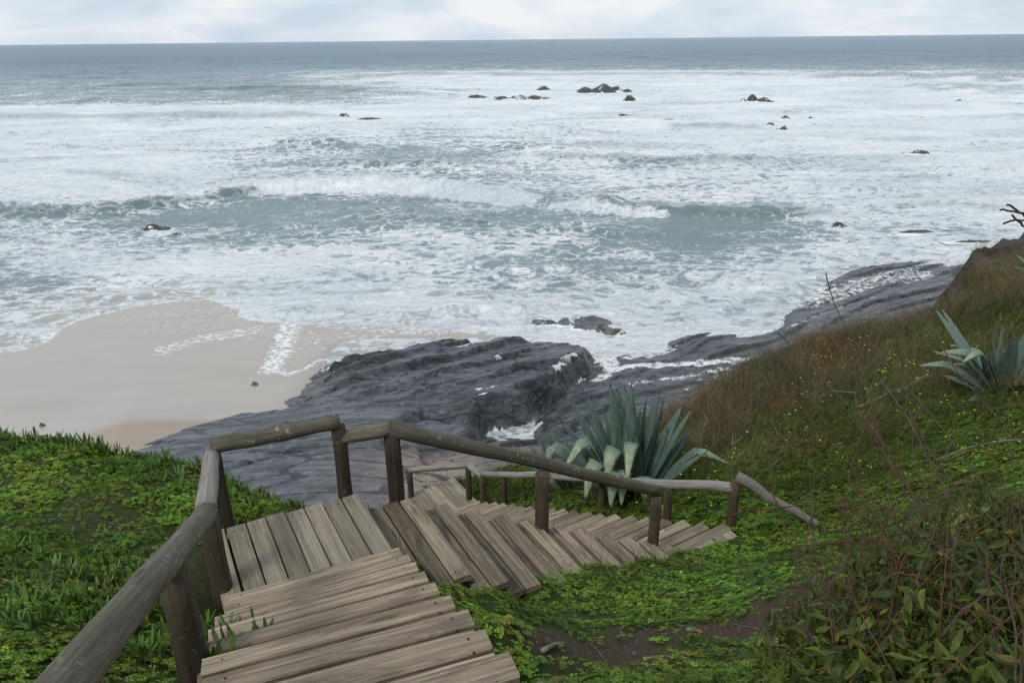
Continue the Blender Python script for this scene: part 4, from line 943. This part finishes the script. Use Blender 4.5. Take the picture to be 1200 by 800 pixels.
# clover near the steps
x, y, z, px, py, od, dt, r = candidates(-5.4, 5.6, .7, 6.2, 720, 101)
patch = fbm(x * 1.6, y * 1.6, 3, 111); k = (r.uniform(size=len(x)) > dt * 1.02) & (r.uniform(size=len(x)) < .80 + .8 * patch) & (od < .1)
x, y, z, r_ = x[k], y[k], z[k], r; p_, yw, s_ = mk(x, y, z - .004, r, .72, 1.38)
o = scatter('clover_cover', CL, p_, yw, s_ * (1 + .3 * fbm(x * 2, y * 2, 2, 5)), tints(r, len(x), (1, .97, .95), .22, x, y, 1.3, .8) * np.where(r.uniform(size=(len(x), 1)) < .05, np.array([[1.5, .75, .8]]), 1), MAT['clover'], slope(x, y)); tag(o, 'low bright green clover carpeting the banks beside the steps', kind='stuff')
# clover on the far slope
x, y, z, px, py, od, dt, r = candidates(-1.5, 13, 5.4, 19, 210, 103)
bz = brown_zone(px, py); k = (r.uniform(size=len(x)) < (1 - .93 * bz) * (1 - .55 * sstep(12, 17, y))) & (od < .15)
x, y, z, bz = x[k], y[k], z[k], bz[k]; p_, yw, s_ = mk(x, y, z, r, 1.7, 2.9)
o = scatter('clover_cover', CL, p_, yw, s_, tints(r, len(x), (.70, .64, .58), .22, x, y, .8, .8), MAT['clover'], slope(x, y)); tag(o, 'clover and low weeds spread over the slope beyond the lower handrail', kind='stuff')
# ice plant: on the crest, the lower left corner and along the steps
IP = [finger_proto(i) for i in range(8)]
x, y, z, px, py, od, dt, r = candidates(-6, 3.0, 1.2, 6.4, 170, 105)
w_ = np.where(x < -.6, sstep(-.55, -.08, od) * sstep(.25, .05, od), 0) * .9
w_ = np.maximum(w_, .75 * sstep(80, 20, np.hypot((px - 120) * .55, (py - 720) * .8)) ); w_ = np.maximum(w_, .8 * sstep(60, 20, np.hypot((px - 262), (py - 770) * .5)))
w_ = np.maximum(w_, .35 * sstep(.2, .5, fbm(x * 1.1, y * 1.1, 2, 7)) * (x < -1.0)); w_ = np.maximum(w_, .7 * sstep(1, 0, np.hypot(x + 1.75, y - 4.25) / .55)); w_ *= 1 - .8 * dt
k = r.uniform(size=len(x)) < w_; x, y, z = x[k], y[k], z[k]; p_, yw, s_ = mk(x, y, z, r, .7, 1.3)
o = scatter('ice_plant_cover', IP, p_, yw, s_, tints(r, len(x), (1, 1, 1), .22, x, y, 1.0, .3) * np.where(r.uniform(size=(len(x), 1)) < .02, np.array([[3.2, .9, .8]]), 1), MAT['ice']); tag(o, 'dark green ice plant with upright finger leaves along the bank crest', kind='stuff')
# sprigs of ice plant creeping over the ends of the nearest treads
for k, (a, b, zz, lb) in enumerate(((292, 737, 11.64, 'small ice plant sprig creeping onto the step below the corner post'), (283, 756, 11.77, 'longest ice plant sprig lying over the left tread ends'), (262, 778, 11.90, 'ice plant sprig rising at the lower left tread end'))):
    q = P(a, b, zz); t = thing('ice_plant_sprig', lb, 'plant', q); 
    for m_ in range(5 if k == 1 else 3):
        V, F, T = finger_proto(900 + k * 7 + m_, 4, .05); V = V * .8 + np.array([m_ * .028 - .06, m_ * .008, .006])
        add('leaf_cluster', mesh_np('leaf_cluster', V * 1.6, F, MAT['ice'], False, dict(tint=np.repeat((T * 1.1)[:, None], 3, 1))), t)
# dry stalks on the slope
DG = [blade_proto(i, 12, .46, .12, .0024, .9, 2, True) for i in range(8)]
x, y, z, px, py, od, dt, r = candidates(2.0, 14, 7.5, 21, 120, 107)
bz = brown_zone(px, py); k = r.uniform(size=len(x)) < np.clip(bz * .95 + .13 + .5 * sstep(-.9, .0, od), 0, 1) * (py > 330); x, y, z, od = x[k], y[k], z[k], od[k]; p_, yw, s_ = mk(x, y, z - .01, r, .7, 1.3)
tn = tints(r, len(x), (1.0, 1.05, 1.05), .3, x, y, .9, .7); tn *= np.where(r.uniform(size=(len(x), 1)) < .35, np.array([[.62, .95, .7]]), 1)
o = scatter('dry_stalks', DG, p_, yw, s_, tn, MAT['straw']); tag(o, 'brown dry grass and weed stalks covering the far slope', kind='stuff')
# green grass among them and on the banks
GG = [blade_proto(50 + i, 10, .27, .09, .0026, .8, 2) for i in range(8)]
x, y, z, px, py, od, dt, r = candidates(-1.5, 15, 2.0, 21, 85, 109)
k = (r.uniform(size=len(x)) < np.where(y > 6.5, .95, .10) * (1 - dt)) & ((x > 2.2) | (y > 9) | (r.uniform(size=len(x)) < .3)); x, y, z = x[k], y[k], z[k]; p_, yw, s_ = mk(x, y, z - .005, r, .7, 1.4)
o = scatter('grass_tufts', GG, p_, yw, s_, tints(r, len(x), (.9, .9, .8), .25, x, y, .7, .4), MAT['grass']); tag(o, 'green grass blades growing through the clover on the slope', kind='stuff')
# yellow flowers
def flower_proto(seed):
    r = np.random.default_rng(seed); V, F, T = [], [], []; h = r.uniform(.12, .26)
    for i in range(5):
        a = i * 1.2566 + .3; o = len(V); l = .0105
        for (p, w__, z_) in ((.1, 0, 0), (.8, .5, .5), (1.1, 0, .45), (.8, -.5, .5)): V.append(((math.cos(a) * p - math.sin(a) * w__) * l, (math.sin(a) * p + math.cos(a) * w__) * l, h + z_ * l)); T.append(1)
        F.append((o, o + 1, o + 2, o + 3))
    return np.array(V), np.array(F), np.array(T)
x, y, z, px, py, od, dt, r = candidates(-3.2, 11, 2.0, 15, 60, 113)
cl = sstep(.0, .35, fbm(x * 1.0, y * 1.0, 3, 19) + .12)
w_ = cl * (sstep(900, 960, px) * sstep(400, 440, py) * sstep(600, 520, py) * .55 + .30 * sstep(700, 760, px) * sstep(1000, 900, px) * sstep(520, 560, py) * sstep(632, 610, py)) + .004
k = r.uniform(size=len(x)) < w_; x, y, z = x[k], y[k], z[k]; p_, yw, s_ = mk(x, y, z, r, .9, 1.5)
o = scatter('yellow_flowers', [flower_proto(i) for i in range(6)], p_, yw, s_ * np.clip(y / 8, .7, 1.3), np.ones((len(x), 3)), MAT['petal']); tag(o, 'small yellow wood sorrel flowers dotted over the slope', kind='stuff')

# ---- agaves
def agave_leaf(parent, az_deg, el_deg, length, width, bend=.25, fold=None, seed=0, base_off=.10):
    """one thick channelled leaf: az 0 = +x, 90 = away; fold = (where, how sharply) makes it break over and hang"""
    lr = np.random.default_rng(seed); n = 15; a = R(az_deg); el = R(el_deg); out = np.array([math.cos(a), math.sin(a), 0]); sid = np.array([-math.sin(a), math.cos(a), 0]); p = out * base_off + np.array([0, 0, .0]); V = []; U = []; Tt = []; W_ = []
    tw = lr.uniform(-.2, .2) - .75 * math.cos(a) * abs(math.cos(a)) ** .5 * (1 if math.sin(a) > -.95 else .4)
    if math.cos(a) * 1 == 0: tw = 0
    for i in range(n):
        t = i / (n - 1); e_ = el - bend * t * t
        if fold: e_ -= fold[1] * float(sstep(fold[0] - .07, fold[0] + .09, np.array(t)))
        d = out * math.cos(e_) + np.array([0, 0, math.sin(e_)]); nr = np.cross(sid, d); nr /= np.linalg.norm(nr); nr = nr if nr[2] > -.2 or True else -nr
        if i: p = p + d * length / (n - 1)
        w_ = width * .60 * (.66 + .34 * math.sin(min(1, t / .42) * math.pi / 2)) * max(.012, (1 - t ** 2.6)) ** .85
        th = .016 * (1 - t) + .0015; ch = .30 * (1 - .5 * t); s2 = sid * math.cos(tw * t) + nr * math.sin(tw * t)
        for u in (-1, -.55, 0, .55, 1): V.append(p + s2 * w_ * u + nr * w_ * ch * (u * u) * -1 * (-1)); U.append(u); Tt.append(t); W_.append(0)
        for u in (.5, -.5): V.append(p + s2 * w_ * u + nr * (w_ * ch * u * u - th)); U.append(u); Tt.append(t); W_.append(1)
    F = []
    for i in range(n - 1):
        for j in range(7): k = (j + 1) % 7; F.append((i * 7 + j, i * 7 + k, i * 7 + 7 + k, i * 7 + 7 + j))
    me = mesh_np('leaf', np.array(V), F, MAT['agave'], True, dict(across=np.array(U), along=np.array(Tt), pale=sstep(fold[0] - .05, fold[0] + .08, np.array(Tt)) * min(1, fold[1] / 1.8) if fold else np.array(Tt) * 0))
    o = add('leaf', me, parent); return o
def leaf_px(parent, tx, ty, lean, width, fold=None, seed=0, bend=.12, boost=1.0):
    """leaf whose straight line from the heart ends at the pixel (tx, ty); lean (m) away(+)/towards(-) of its tip"""
    b = np.array(parent.location); dist = math.hypot(b[0], b[1]) + lean; d = ray(tx, ty); k = dist / math.hypot(d[0], d[1]); tip = d * k + np.array([0, 0, EYE]); v = tip - b
    L_ = np.linalg.norm(v); az = math.degrees(math.atan2(v[1], v[0])); el = math.degrees(math.asin(v[2] / L_))
    return agave_leaf(parent, az, el + (bend * 25 if not fold else 0), L_ * boost * .97, width, bend, fold, seed, .05)
def gp(px, py, near=3.0, far=30.0):
    d = ray(px, py); ts = np.linspace(near, far, 900); X = d[0] * ts; Y = d[1] * ts; Zr = d[2] * ts + EYE; g = ground(X, Y); k = np.argmax(Zr < g); return np.array([X[k], Y[k], g[k]])
ag = thing('agave', 'large blue green agave with folded leaf tips, behind the silvery handrail', 'agave', P(738, 584, 8.45) + np.array([0, 0, -.12]))
for k, (tx, ty, ln, w_, f) in enumerate([
    (717, 444, .15, .125, None), (724, 452, .35, .11, None), (733, 450, .5, .11, None), (741, 446, .2, .12, None), (757, 452, -.1, .12, None), (770, 452, .0, .13, None), (776, 466, .25, .10, None), (689, 458, .1, .125, None), (669, 464, -.1, .13, None), (688, 478, -.35, .14, None), (659, 490, -.15, .13, None), (710, 482, .4, .09, None),
    (799, 470, .15, .13, None), (811, 474, -.05, .11, None), (812, 497, .1, .10, None), (700, 500, .3, .12, None), (750, 480, .4, .14, None), (728, 470, .2, .13, None),
    (648, 508, -.2, .13, (.70, 2.3)), (692, 498, -.35, .14, (.74, 2.0)), (722, 506, -.55, .16, (.70, 2.3)), (741, 499, -.4, .15, (.74, 2.1)), (699, 524, -.7, .17, (.70, 2.2)), (722, 538, -.75, .15, (.74, 2.3)), (733, 536, -.7, .13, (.76, 2.3)), (756, 545, -.6, .16, (.74, 2.3)),
    (818, 515, .0, .085, (.72, 1.3)), (829, 525, -.2, .07, None), (800, 520, .3, .09, None), (652, 530, -.2, .12, (.8, 1.4)), (745, 500, -.3, .15, None), (725, 498, -.35, .15, None), (765, 495, -.15, .13, None), (705, 510, -.3, .14, None), (780, 500, .1, .12, None), (670, 520, .1, .12, None)]):
    leaf_px(ag, tx, ty, ln, w_ * 1.75, (max(f[0], .76), f[1]) if f else None, 1000 + k, boost=1.0 if not f else .96 / max(f[0], .76))
for q in range(16):
    o = agave_leaf(ag, q * 22.5 + 8, rng.uniform(-30, 12), rng.uniform(.5, .8), .11, rng.uniform(.1, .6), None, 2000 + q, .12); o.name = 'dead_leaf'; o.data.materials[0] = MAT['dead']
V, F = tube([(0, 0, -.3), (0, 0, 0), (0, 0, .22)], [.15, .16, .09], 12); add('heart', mesh_np('heart', V, F, MAT['dead'], True), ag)
a2 = thing('agave', 'smaller dark agave at the left foot of the large one, behind the silvery handrail', 'agave', P(668, 572, 8.0) + np.array([0, 0, -.1]))
for k, (tx, ty, ln, w_, f) in enumerate([(642, 500, .1, .09, None), (648, 502, .3, .09, None), (632, 506, -.1, .10, None), (638, 514, -.2, .10, None), (655, 508, .2, .09, None), (612, 527, .1, .09, (.75, 1.0)), (622, 520, .1, .08, None), (664, 512, .2, .09, None), (655, 540, -.3, .11, (.78, 2.0)), (640, 545, -.3, .09, None), (690, 520, .2, .1, None), (672, 535, -.3, .1, None)]):
    leaf_px(a2, tx, ty, ln, w_ * 1.7, f, 1100 + k, boost=1.0 if not f else 1.0 / f[0])
V, F = tube([(0, 0, -.3), (0, 0, 0), (0, 0, .15)], [.12, .12, .07], 10); add('heart', mesh_np('heart', V, F, MAT['dead'], True), a2)
b3 = gp(1172, 462); a3 = thing('agave', 'sprawling pale blue agave on the right slope above the yellow flowers', 'agave', b3 + np.array([0, 0, -.03]))
for k, (tx, ty, ln, w_, f, bd) in enumerate([(1098, 360, .2, .15, None, .1), (1104, 358, .35, .13, None, .1), (1092, 402, -.2, .16, (.70, .6), .35), (1115, 388, .1, .14, (.6, .6), .3), (1131, 382, -.3, .17, (.7, .8), .3), (1140, 374, .3, .15, (.6, .9), .3), (1150, 384, -.5, .17, (.78, 1.4), .2), (1167, 383, -.2, .15, None, .1), (1181, 376, .0, .17, None, .1), (1193, 388, -.4, .16, None, .1), (1206, 378, .1, .16, None, .1),
    (1105, 440, -.2, .11, None, .3), (1135, 470, -.5, .11, None, .3), (1215, 400, .0, .16, None, .1), (1160, 410, -.4, .17, None, .1), (1228, 430, .1, .15, (.6, .9), .2), (1185, 400, -.5, .17, None, .1), (1205, 450, -.7, .14, None, .3), (1120, 400, .5, .13, (.6, .8), .2), (1175, 395, .4, .15, None, .1)]):
    leaf_px(a3, tx, ty, ln, w_ * 1.05, f, 1200 + k, bd, boost=1.0)
b4 = gp(1222, 322, 8); a4 = thing('agave', 'far agave half out of frame on the headland edge at the right', 'agave', b4)
for k, (tx, ty, ln, w_) in enumerate([(1192, 298, .1, .14), (1188, 312, -.2, .13), (1200, 288, .3, .15), (1184, 326, 0, .12), (1212, 285, .2, .15), (1230, 290, 0, .15), (1196, 318, -.5, .14)]): leaf_px(a4, tx, ty, ln, w_, None, 1300 + k)

# ---- bare twigs in front of the slope
def twig(parent, name, pts, dist, r0, r1, mat, seed=0, sides=5):
    """pts are sight-line points; dist gives metres at both ends"""
    lr = np.random.default_rng(seed); n = len(pts); C_ = []
    for i, (a, b) in enumerate(pts): C_.append(atd(a, b, dist[0] + (dist[1] - dist[0]) * i / (n - 1)))
    C_ = np.array(C_); t = np.linspace(0, n - 1, (n - 1) * 4 + 1); Q = np.stack([np.interp(t, range(n), C_[:, j]) for j in range(3)], -1); Q[1:-1] = .25 * Q[:-2] + .5 * Q[1:-1] + .25 * Q[2:]; Q[1:-1] += lr.normal(size=(len(Q) - 2, 3)) * r0 * .35
    V, F = tube(Q - np.array(parent.location), np.linspace(r0, r1, len(Q)), sides); return add(name, mesh_np(name, V, F, mat, True), parent)
tb = thing('bare_shrub', 'leafless dark twiggy shrub standing before the yellow flowered slope', 'shrub', gp(1100, 640, 1.5))
for k, (pts, ds, r0, mt) in enumerate([
    ([(968, 320), (975, 350), (990, 382), (1010, 413), (1021, 433)], (3.3, 3.3), .0028, 'twig'), ([(1021, 433), (1045, 462), (1070, 500), (1100, 560), (1130, 620)], (3.3, 2.9), .0042, 'twig'), ([(912, 390), (937, 414), (962, 440), (985, 467), (1003, 482), (1030, 515), (1052, 560), (1095, 605)], (3.5, 2.9), .0035, 'twig'),
    ([(1022, 404), (1045, 435), (1078, 470), (1118, 520), (1150, 566), (1180, 600)], (3.2, 2.8), .0035, 'twig'), ([(1005, 482), (1030, 510), (1042, 540), (1066, 572), (1085, 610)], (3.1, 2.8), .0045, 'redtwig'), ([(912, 515), (960, 520), (1035, 523), (1045, 530)], (3.2, 3.0), .003, 'redtwig'), ([(903, 493), (912, 508), (925, 522), (937, 537)], (3.2, 3.1), .0028, 'twig'),
    ([(870, 480), (900, 468), (940, 455), (985, 462)], (4.2, 3.9), .003, 'twig'), ([(1005, 403), (1020, 392), (1045, 386), (1068, 389)], (4, 4.1), .0022, 'twig'), ([(1080, 385), (1100, 400), (1125, 440), (1160, 480), (1200, 520)], (3.4, 3), .0035, 'twig'), ([(1095, 540), (1130, 525), (1165, 518), (1215, 512)], (3.1, 2.9), .004, 'log'), ([(1105, 542), (1140, 528), (1180, 535), (1220, 540)], (2.9, 2.8), .004, 'redtwig'),
    ([(1020, 530), (1025, 480), (1022, 455)], (3.1, 3.2), .0025, 'redtwig'), ([(1040, 545), (1030, 500), (1015, 470)], (3, 3.2), .002, 'twig'), ([(1060, 560), (1050, 520), (1060, 470), (1055, 440)], (3, 3.2), .0022, 'redtwig'), ([(965, 560), (955, 600), (940, 640), (950, 700)], (2.6, 2.3), .0025, 'redtwig'), ([(905, 572), (912, 600), (930, 640), (945, 690)], (2.6, 2.3), .0028, 'redtwig'), ([(906, 552), (905, 580), (915, 596)], (2.6, 2.6), .0028, 'redtwig'),
    ([(985, 580), (988, 620), (985, 665), (975, 700)], (2.5, 2.3), .0035, 'redtwig'), ([(1000, 586), (985, 600), (978, 630)], (2.5, 2.4), .0026, 'redtwig'), ([(870, 480), (862, 486), (850, 490)], (4.2, 4.2), .002, 'twig'), ([(1135, 468), (1150, 440), (1168, 420)], (4, 4), .0025, 'twig'), ([(930, 640), (990, 636), (1060, 634), (1130, 640)], (2.5, 2.4), .0028, 'redtwig'), ([(848, 606), (875, 598), (905, 595), (960, 590), (1010, 596), (1060, 608)], (2.6, 2.4), .0034, 'redtwig'),
    ([(1110, 690), (1080, 676), (1045, 672), (1020, 700), (1015, 730)], (2.1, 2.0), .0045, 'redtwig'), ([(1180, 600), (1120, 618), (1060, 600), (1000, 590)], (2.6, 2.6), .003, 'twig'), ([(1200, 470), (1170, 480), (1120, 470), (1080, 478)], (3.6, 3.4), .0026, 'twig'), ([(1170, 620), (1120, 570), (1090, 530), (1075, 500)], (2.8, 3.1), .004, 'twig')]):
    twig(tb, 'branch', pts, ds, r0 * .95, r0 * .45 if k not in (1, 4) else r0, MAT[mt], 1400 + k)
lg = gp(1003, 486, 4); l2 = gp(1088, 448, 4); fb = thing('fallen_branch', 'grey dead branch lying on the slope left of the sprawling agave', 'branch', lg)
V, F = tube(np.linspace(lg, l2, 8) - lg + np.array([0, 0, .10]) + rng.normal(size=(8, 3)) * .012, np.linspace(.020, .034, 8), 8, True, .06, 3); add('branch_wood', mesh_np('branch_wood', V, F, MAT['log'], True), fb)
V, F = tube(np.array([lg, lg + (l2 - lg) * .12 + [-.2, 0, .18], lg + [-.42, 0, .28]]) - lg + np.array([0, 0, .10]), [.014, .010, .004], 6); add('side_twig', mesh_np('side_twig', V, F, MAT['log'], True), fb)
sn = thing('dead_shrub', 'small bare dark twigs sticking out of the headland edge at far right', 'shrub', P(1205, 262, 8.9))
for k, pts in enumerate(([(1172, 246), (1186, 247), (1198, 250), (1210, 252)], [(1176, 262), (1188, 258), (1200, 258), (1212, 256)], [(1180, 240), (1190, 245), (1205, 256)], [(1186, 252), (1196, 262), (1206, 270)])): twig(sn, 'branch', pts, (24, 24.5), .03, .03, MAT['twig'], 1500 + k)

# ---- broad leaved shrub, lower right
def leaf_mesh(name, L_, W_, mat, tint, curl=.25, fold=.25, seed=0, wavy=.0):
    lr = np.random.default_rng(seed); n = 6; V = []; T = []
    for i in range(n):
        t = i / (n - 1); w_ = W_ * .5 * math.sin(math.pi * min(1, t * .93 + .05)) ** .8 * (1 - .25 * t) + .0006; z = -curl * L_ * t * t + wavy * L_ * math.sin(t * 7 + seed)
        for u in (-1, 0, 1): V.append((t * L_, u * w_ * (1 + .1 * lr.normal()), z + abs(u) * w_ * fold + (.0 if u else -.0006))); T.append(1.0 if u else .8)
    for v_ in list(V): V.append((v_[0], v_[1], v_[2] - .0007)); 
    T += T; F = []; m_ = 3 * n
    for i in range(n - 1):
        for j in range(2): a = i * 3 + j; F.append((a, a + 3, a + 4, a + 1)); F.append((m_ + a, m_ + a + 1, m_ + a + 4, m_ + a + 3))
        F.append((i * 3, m_ + i * 3, m_ + i * 3 + 3, i * 3 + 3)); F.append((i * 3 + 2, i * 3 + 5, m_ + i * 3 + 5, m_ + i * 3 + 2))
    return mesh_np(name, np.array(V), F, mat, False, dict(tint=np.array(T)[:, None] * np.array(tint)[None]))
LM = []
for i in range(14):
    tint = [(.9, 1.0, .8), (.7, .8, .7), (1.1, 1.15, .8), (.55, .65, .6), (1.3, 1.35, .7), (1.0, .95, .8), (2.2, 1.2, .8), (1.5, 1.3, 1.2), (.5, .6, .5), (1.5, 1.05, .7), (.8, .95, .7), (.6, .7, .6), (1.9, 2.0, 1.5), (1.0, 1.1, .6)][i]
    LM.append(leaf_mesh('shrub_leaf', rng.uniform(.055, .085), rng.uniform(.016, .027), MAT['shrub'], tint, rng.uniform(.05, .6), rng.uniform(.1, .6), i, .05))
sh = thing('leafy_shrub', 'tangled shrub of green and browning leaves on reddish stems filling the lower right corner', 'shrub', gp(1120, 780, 1.2))
BR = [(950, 700), (900, 760), (1010, 650), (1080, 610)]
def shrub_depth(px, py): return np.interp(py, [500, 560, 620, 700, 800], [3.1, 2.8, 2.4, 2.0, 1.6])
lr = np.random.default_rng(5); tips = []
for k in range(120):
    px0 = lr.uniform(900, 1260); py0 = lr.uniform(620, 840); 
    if px0 < 1000 and py0 < 700: py0 += 80
    ang = lr.uniform(-2.9, -.3); ln = lr.uniform(90, 260); b0 = shrub_depth(px0, py0) + lr.uniform(-.08, .35); pts = []
    for t in np.linspace(0, 1, 5): ang += lr.normal() * .22; pts.append((px0, py0)); px0 += math.cos(ang) * ln / 4; py0 += math.sin(ang) * ln / 4
    pts = [(a, b) for a, b in pts if a > 862 + max(0, 640 - b) * .9]
    if len(pts) < 3: continue
    st = twig(sh, 'stem', pts, (b0, b0 + lr.uniform(-.1, .25)), .0022, .0008, MAT['redtwig' if k % 3 else 'twig'], 1600 + k, 5)
nleaf = 0
while nleaf < 290:
    px0 = lr.uniform(885, 1240); py0 = lr.uniform(585, 830)
    lim = 720 - (px0 - 885) * .55 if px0 < 1080 else 613 - (px0 - 1080) * .25
    if py0 < lim + lr.normal() * 14 or (px0 < 930 and lr.uniform() < .5): continue
    d_ = shrub_depth(px0, py0) + lr.uniform(-.16, .14); c = atd(px0, py0, d_); i = int(lr.integers(0, 14))
    if i in (6, 9) and lr.uniform() < .5: i = 3
    if py0 > 730 and px0 < 1100 and lr.uniform() < .4: i = 4
    o = add('leaf', LM[i], sh); o.location = c - np.array(sh.location); s_ = lr.uniform(.38, .85); o.scale = (s_,) * 3; o.rotation_euler = (lr.normal() * .6, lr.normal() * .7 - .2, lr.uniform(0, 6.28)); nleaf += 1
ps = [];
for i in range(8):
    me = LM[i]; n_ = len(me.vertices) // 2; co = np.zeros(len(me.vertices) * 3); me.vertices.foreach_get('co', co); co = co.reshape(-1, 3)[:n_]
    F = [(a * 3 + j, a * 3 + 3 + j, a * 3 + 4 + j, a * 3 + 1 + j) for a in range(5) for j in range(2)]; th = .9 * i; cz, sz = math.cos(th * .7 - 1.5), math.sin(th * .7 - 1.5)
    co = np.stack([co[:, 0] * cz - co[:, 2] * sz, co[:, 1], co[:, 0] * sz + co[:, 2] * cz], -1); ps.append((co, np.array(F), np.ones(n_)))
N_ = 17000; px_ = lr.uniform(885, 1330, N_); py_ = lr.uniform(575, 930, N_); lim = np.where(px_ < 1080, 738 - (px_ - 885) * .60, 621 - (px_ - 1080) * .42)
k = (py_ > lim + lr.normal(size=N_) * 12) & ((px_ > 930) | (lr.uniform(size=N_) < .35)); px_, py_ = px_[k], py_[k]
pos = np.array([atd(a, b, shrub_depth(a, b) + q) for a, b, q in zip(px_, py_, lr.uniform(.05, .75, len(px_)))]); kk = pos[:, 2] > ground(pos[:, 0], pos[:, 1]) - .02; pos = pos[kk]; n_ = len(pos)
pal = np.array([(.9, 1, .7), (.6, .7, .5), (1.1, 1.1, .6), (.5, .5, .4), (1.5, .95, .6), (.9, .8, .5), (.4, .5, .35)])[lr.integers(0, 7, n_)]
o = scatter('foliage', ps, pos, lr.uniform(0, 6.28, n_), lr.uniform(.28, .75, n_), pal, MAT['shrub'], None, False, None); o.parent = sh; o.location = -sh.location; o['kind'] = 'stuff'
# big soft leaves and the dried curl seen against the clover
def leaf_thing(name, label, cat, px, py, dist, L_, W_, tint, rot, mat='shrub', curl=.3):
    me = leaf_mesh(name, L_, W_, MAT[mat], tint, curl, .4, int(px), .04); o = add(name, me, None, atd(px, py, dist) if dist else gp(px, py, 1.5) + np.array([0, 0, .02])); o.rotation_euler = rot; return tag(o, label, cat)
leaf_thing('dried_leaf', 'curled brown dried leaf hanging on a thin stem beside the lower handrail post', 'leaf', 905, 596, 2.6, .085, .020, (1.6, 1.1, .9), (.3, .5, 3.3), curl=.25)
leaf_thing('red_leaf', 'small orange red leaf on the bare soil beside the grey pebble', 'leaf', 812, 741, 0, .045, .018, (1, 1, 1), (0, .1, -.3), 'red', .1)
leaf_thing('fallen_leaf', 'pale green fallen leaf on the soil above the pebble', 'leaf', 797, 732, 0, .06, .016, (1.3, 1.4, 1.1), (.2, -.2, .4))
leaf_thing('fallen_leaf', 'dull green leaf lying where the clover meets the bare soil', 'leaf', 725, 742, 0, .07, .020, (1.1, 1.2, .8), (-.2, -.1, .7))
pb_ = gp(808, 739, 1.5); V = []; 
uu, vv = np.meshgrid(np.linspace(0, 2 * math.pi, 13)[:-1], np.linspace(.15, math.pi - .15, 7)); V = np.stack([np.sin(vv) * np.cos(uu) * .017, np.sin(vv) * np.sin(uu) * .014, np.cos(vv) * .011], -1).reshape(-1, 3)
F = [(j * 12 + i, j * 12 + (i + 1) % 12, (j + 1) * 12 + (i + 1) % 12, (j + 1) * 12 + i) for j in range(6) for i in range(12)]
tag(add('pebble', mesh_np('pebble', V * (1 + .08 * rng.normal(size=(len(V), 1))), F, MAT['pebble'], True), None, pb_ + np.array([0, 0, .008])), 'round grey pebble on the bare soil patch', 'pebble')
# crumbs of soil and stones
def crumb(seed):
    r = np.random.default_rng(seed); V = np.array([(1, 0, 0), (0, 1, 0), (-1, 0, 0), (0, -1, 0), (0, 0, .8), (0, 0, -.6)], float) * r.uniform(.6, 1.2, (6, 3)) * .006
    return V, np.array([(0, 1, 4), (1, 2, 4), (2, 3, 4), (3, 0, 4), (1, 0, 5), (2, 1, 5), (3, 2, 5), (0, 3, 5)]), np.ones(6)
x, y, z, px, py, od, dt, r = candidates(-4, 4.2, 1, 5.5, 900, 131); k = r.uniform(size=len(x)) < dt * .55; x, y, z = x[k], y[k], z[k]; p_, yw, s_ = mk(x, y, z + .002, r, .3, 1.4)
s_ *= np.where(r.uniform(size=len(x)) < .04, 2.2, 1)
o = scatter('soil_crumbs', [crumb(i) for i in range(6)], p_, yw, s_, np.ones((len(x), 3)), MAT['stone']); tag(o, 'loose soil crumbs and grit on the bare earth patches', kind='stuff')
def ground_stick(pts, r0, label, mat='dead', name='dry_stem', cat='stem'):
    G = np.array([gp(a, b, 1.5) + np.array([0, 0, r0 * 1.5]) for a, b in pts]); t = np.linspace(0, len(G) - 1, 4 * len(G)); Q = np.stack([np.interp(t, range(len(G)), G[:, j]) for j in range(3)], -1); Q[1:-1] = (Q[:-2] + Q[1:-1] + Q[2:]) / 3
    V, F = tube(Q - Q[0], np.linspace(r0, r0 * .6, len(Q)), 6, True, .05, 3); tag(add(name, mesh_np(name, V, F, MAT[mat], True), None, Q[0]), label, cat)
ground_stick([(636, 769), (650, 761), (661, 757)], .011, 'short thick dead stick on the soil nearest the treads', 'log', 'dead_stick', 'stick')
ground_stick([(683, 750), (700, 762), (712, 778), (708, 796)], .0025, 'thin pale curved stem looping over the lower soil patch')
ground_stick([(752, 724), (790, 742), (808, 757), (822, 762)], .0028, 'yellowish stem lying across the soil below the pebble')
ground_stick([(795, 708), (830, 720), (860, 733), (885, 738)], .0028, 'long straight yellowish stem across the upper soil patch')
ground_stick([(652, 692), (660, 702), (664, 708)], .0022, 'tiny white stem standing in the clover by the middle flight')
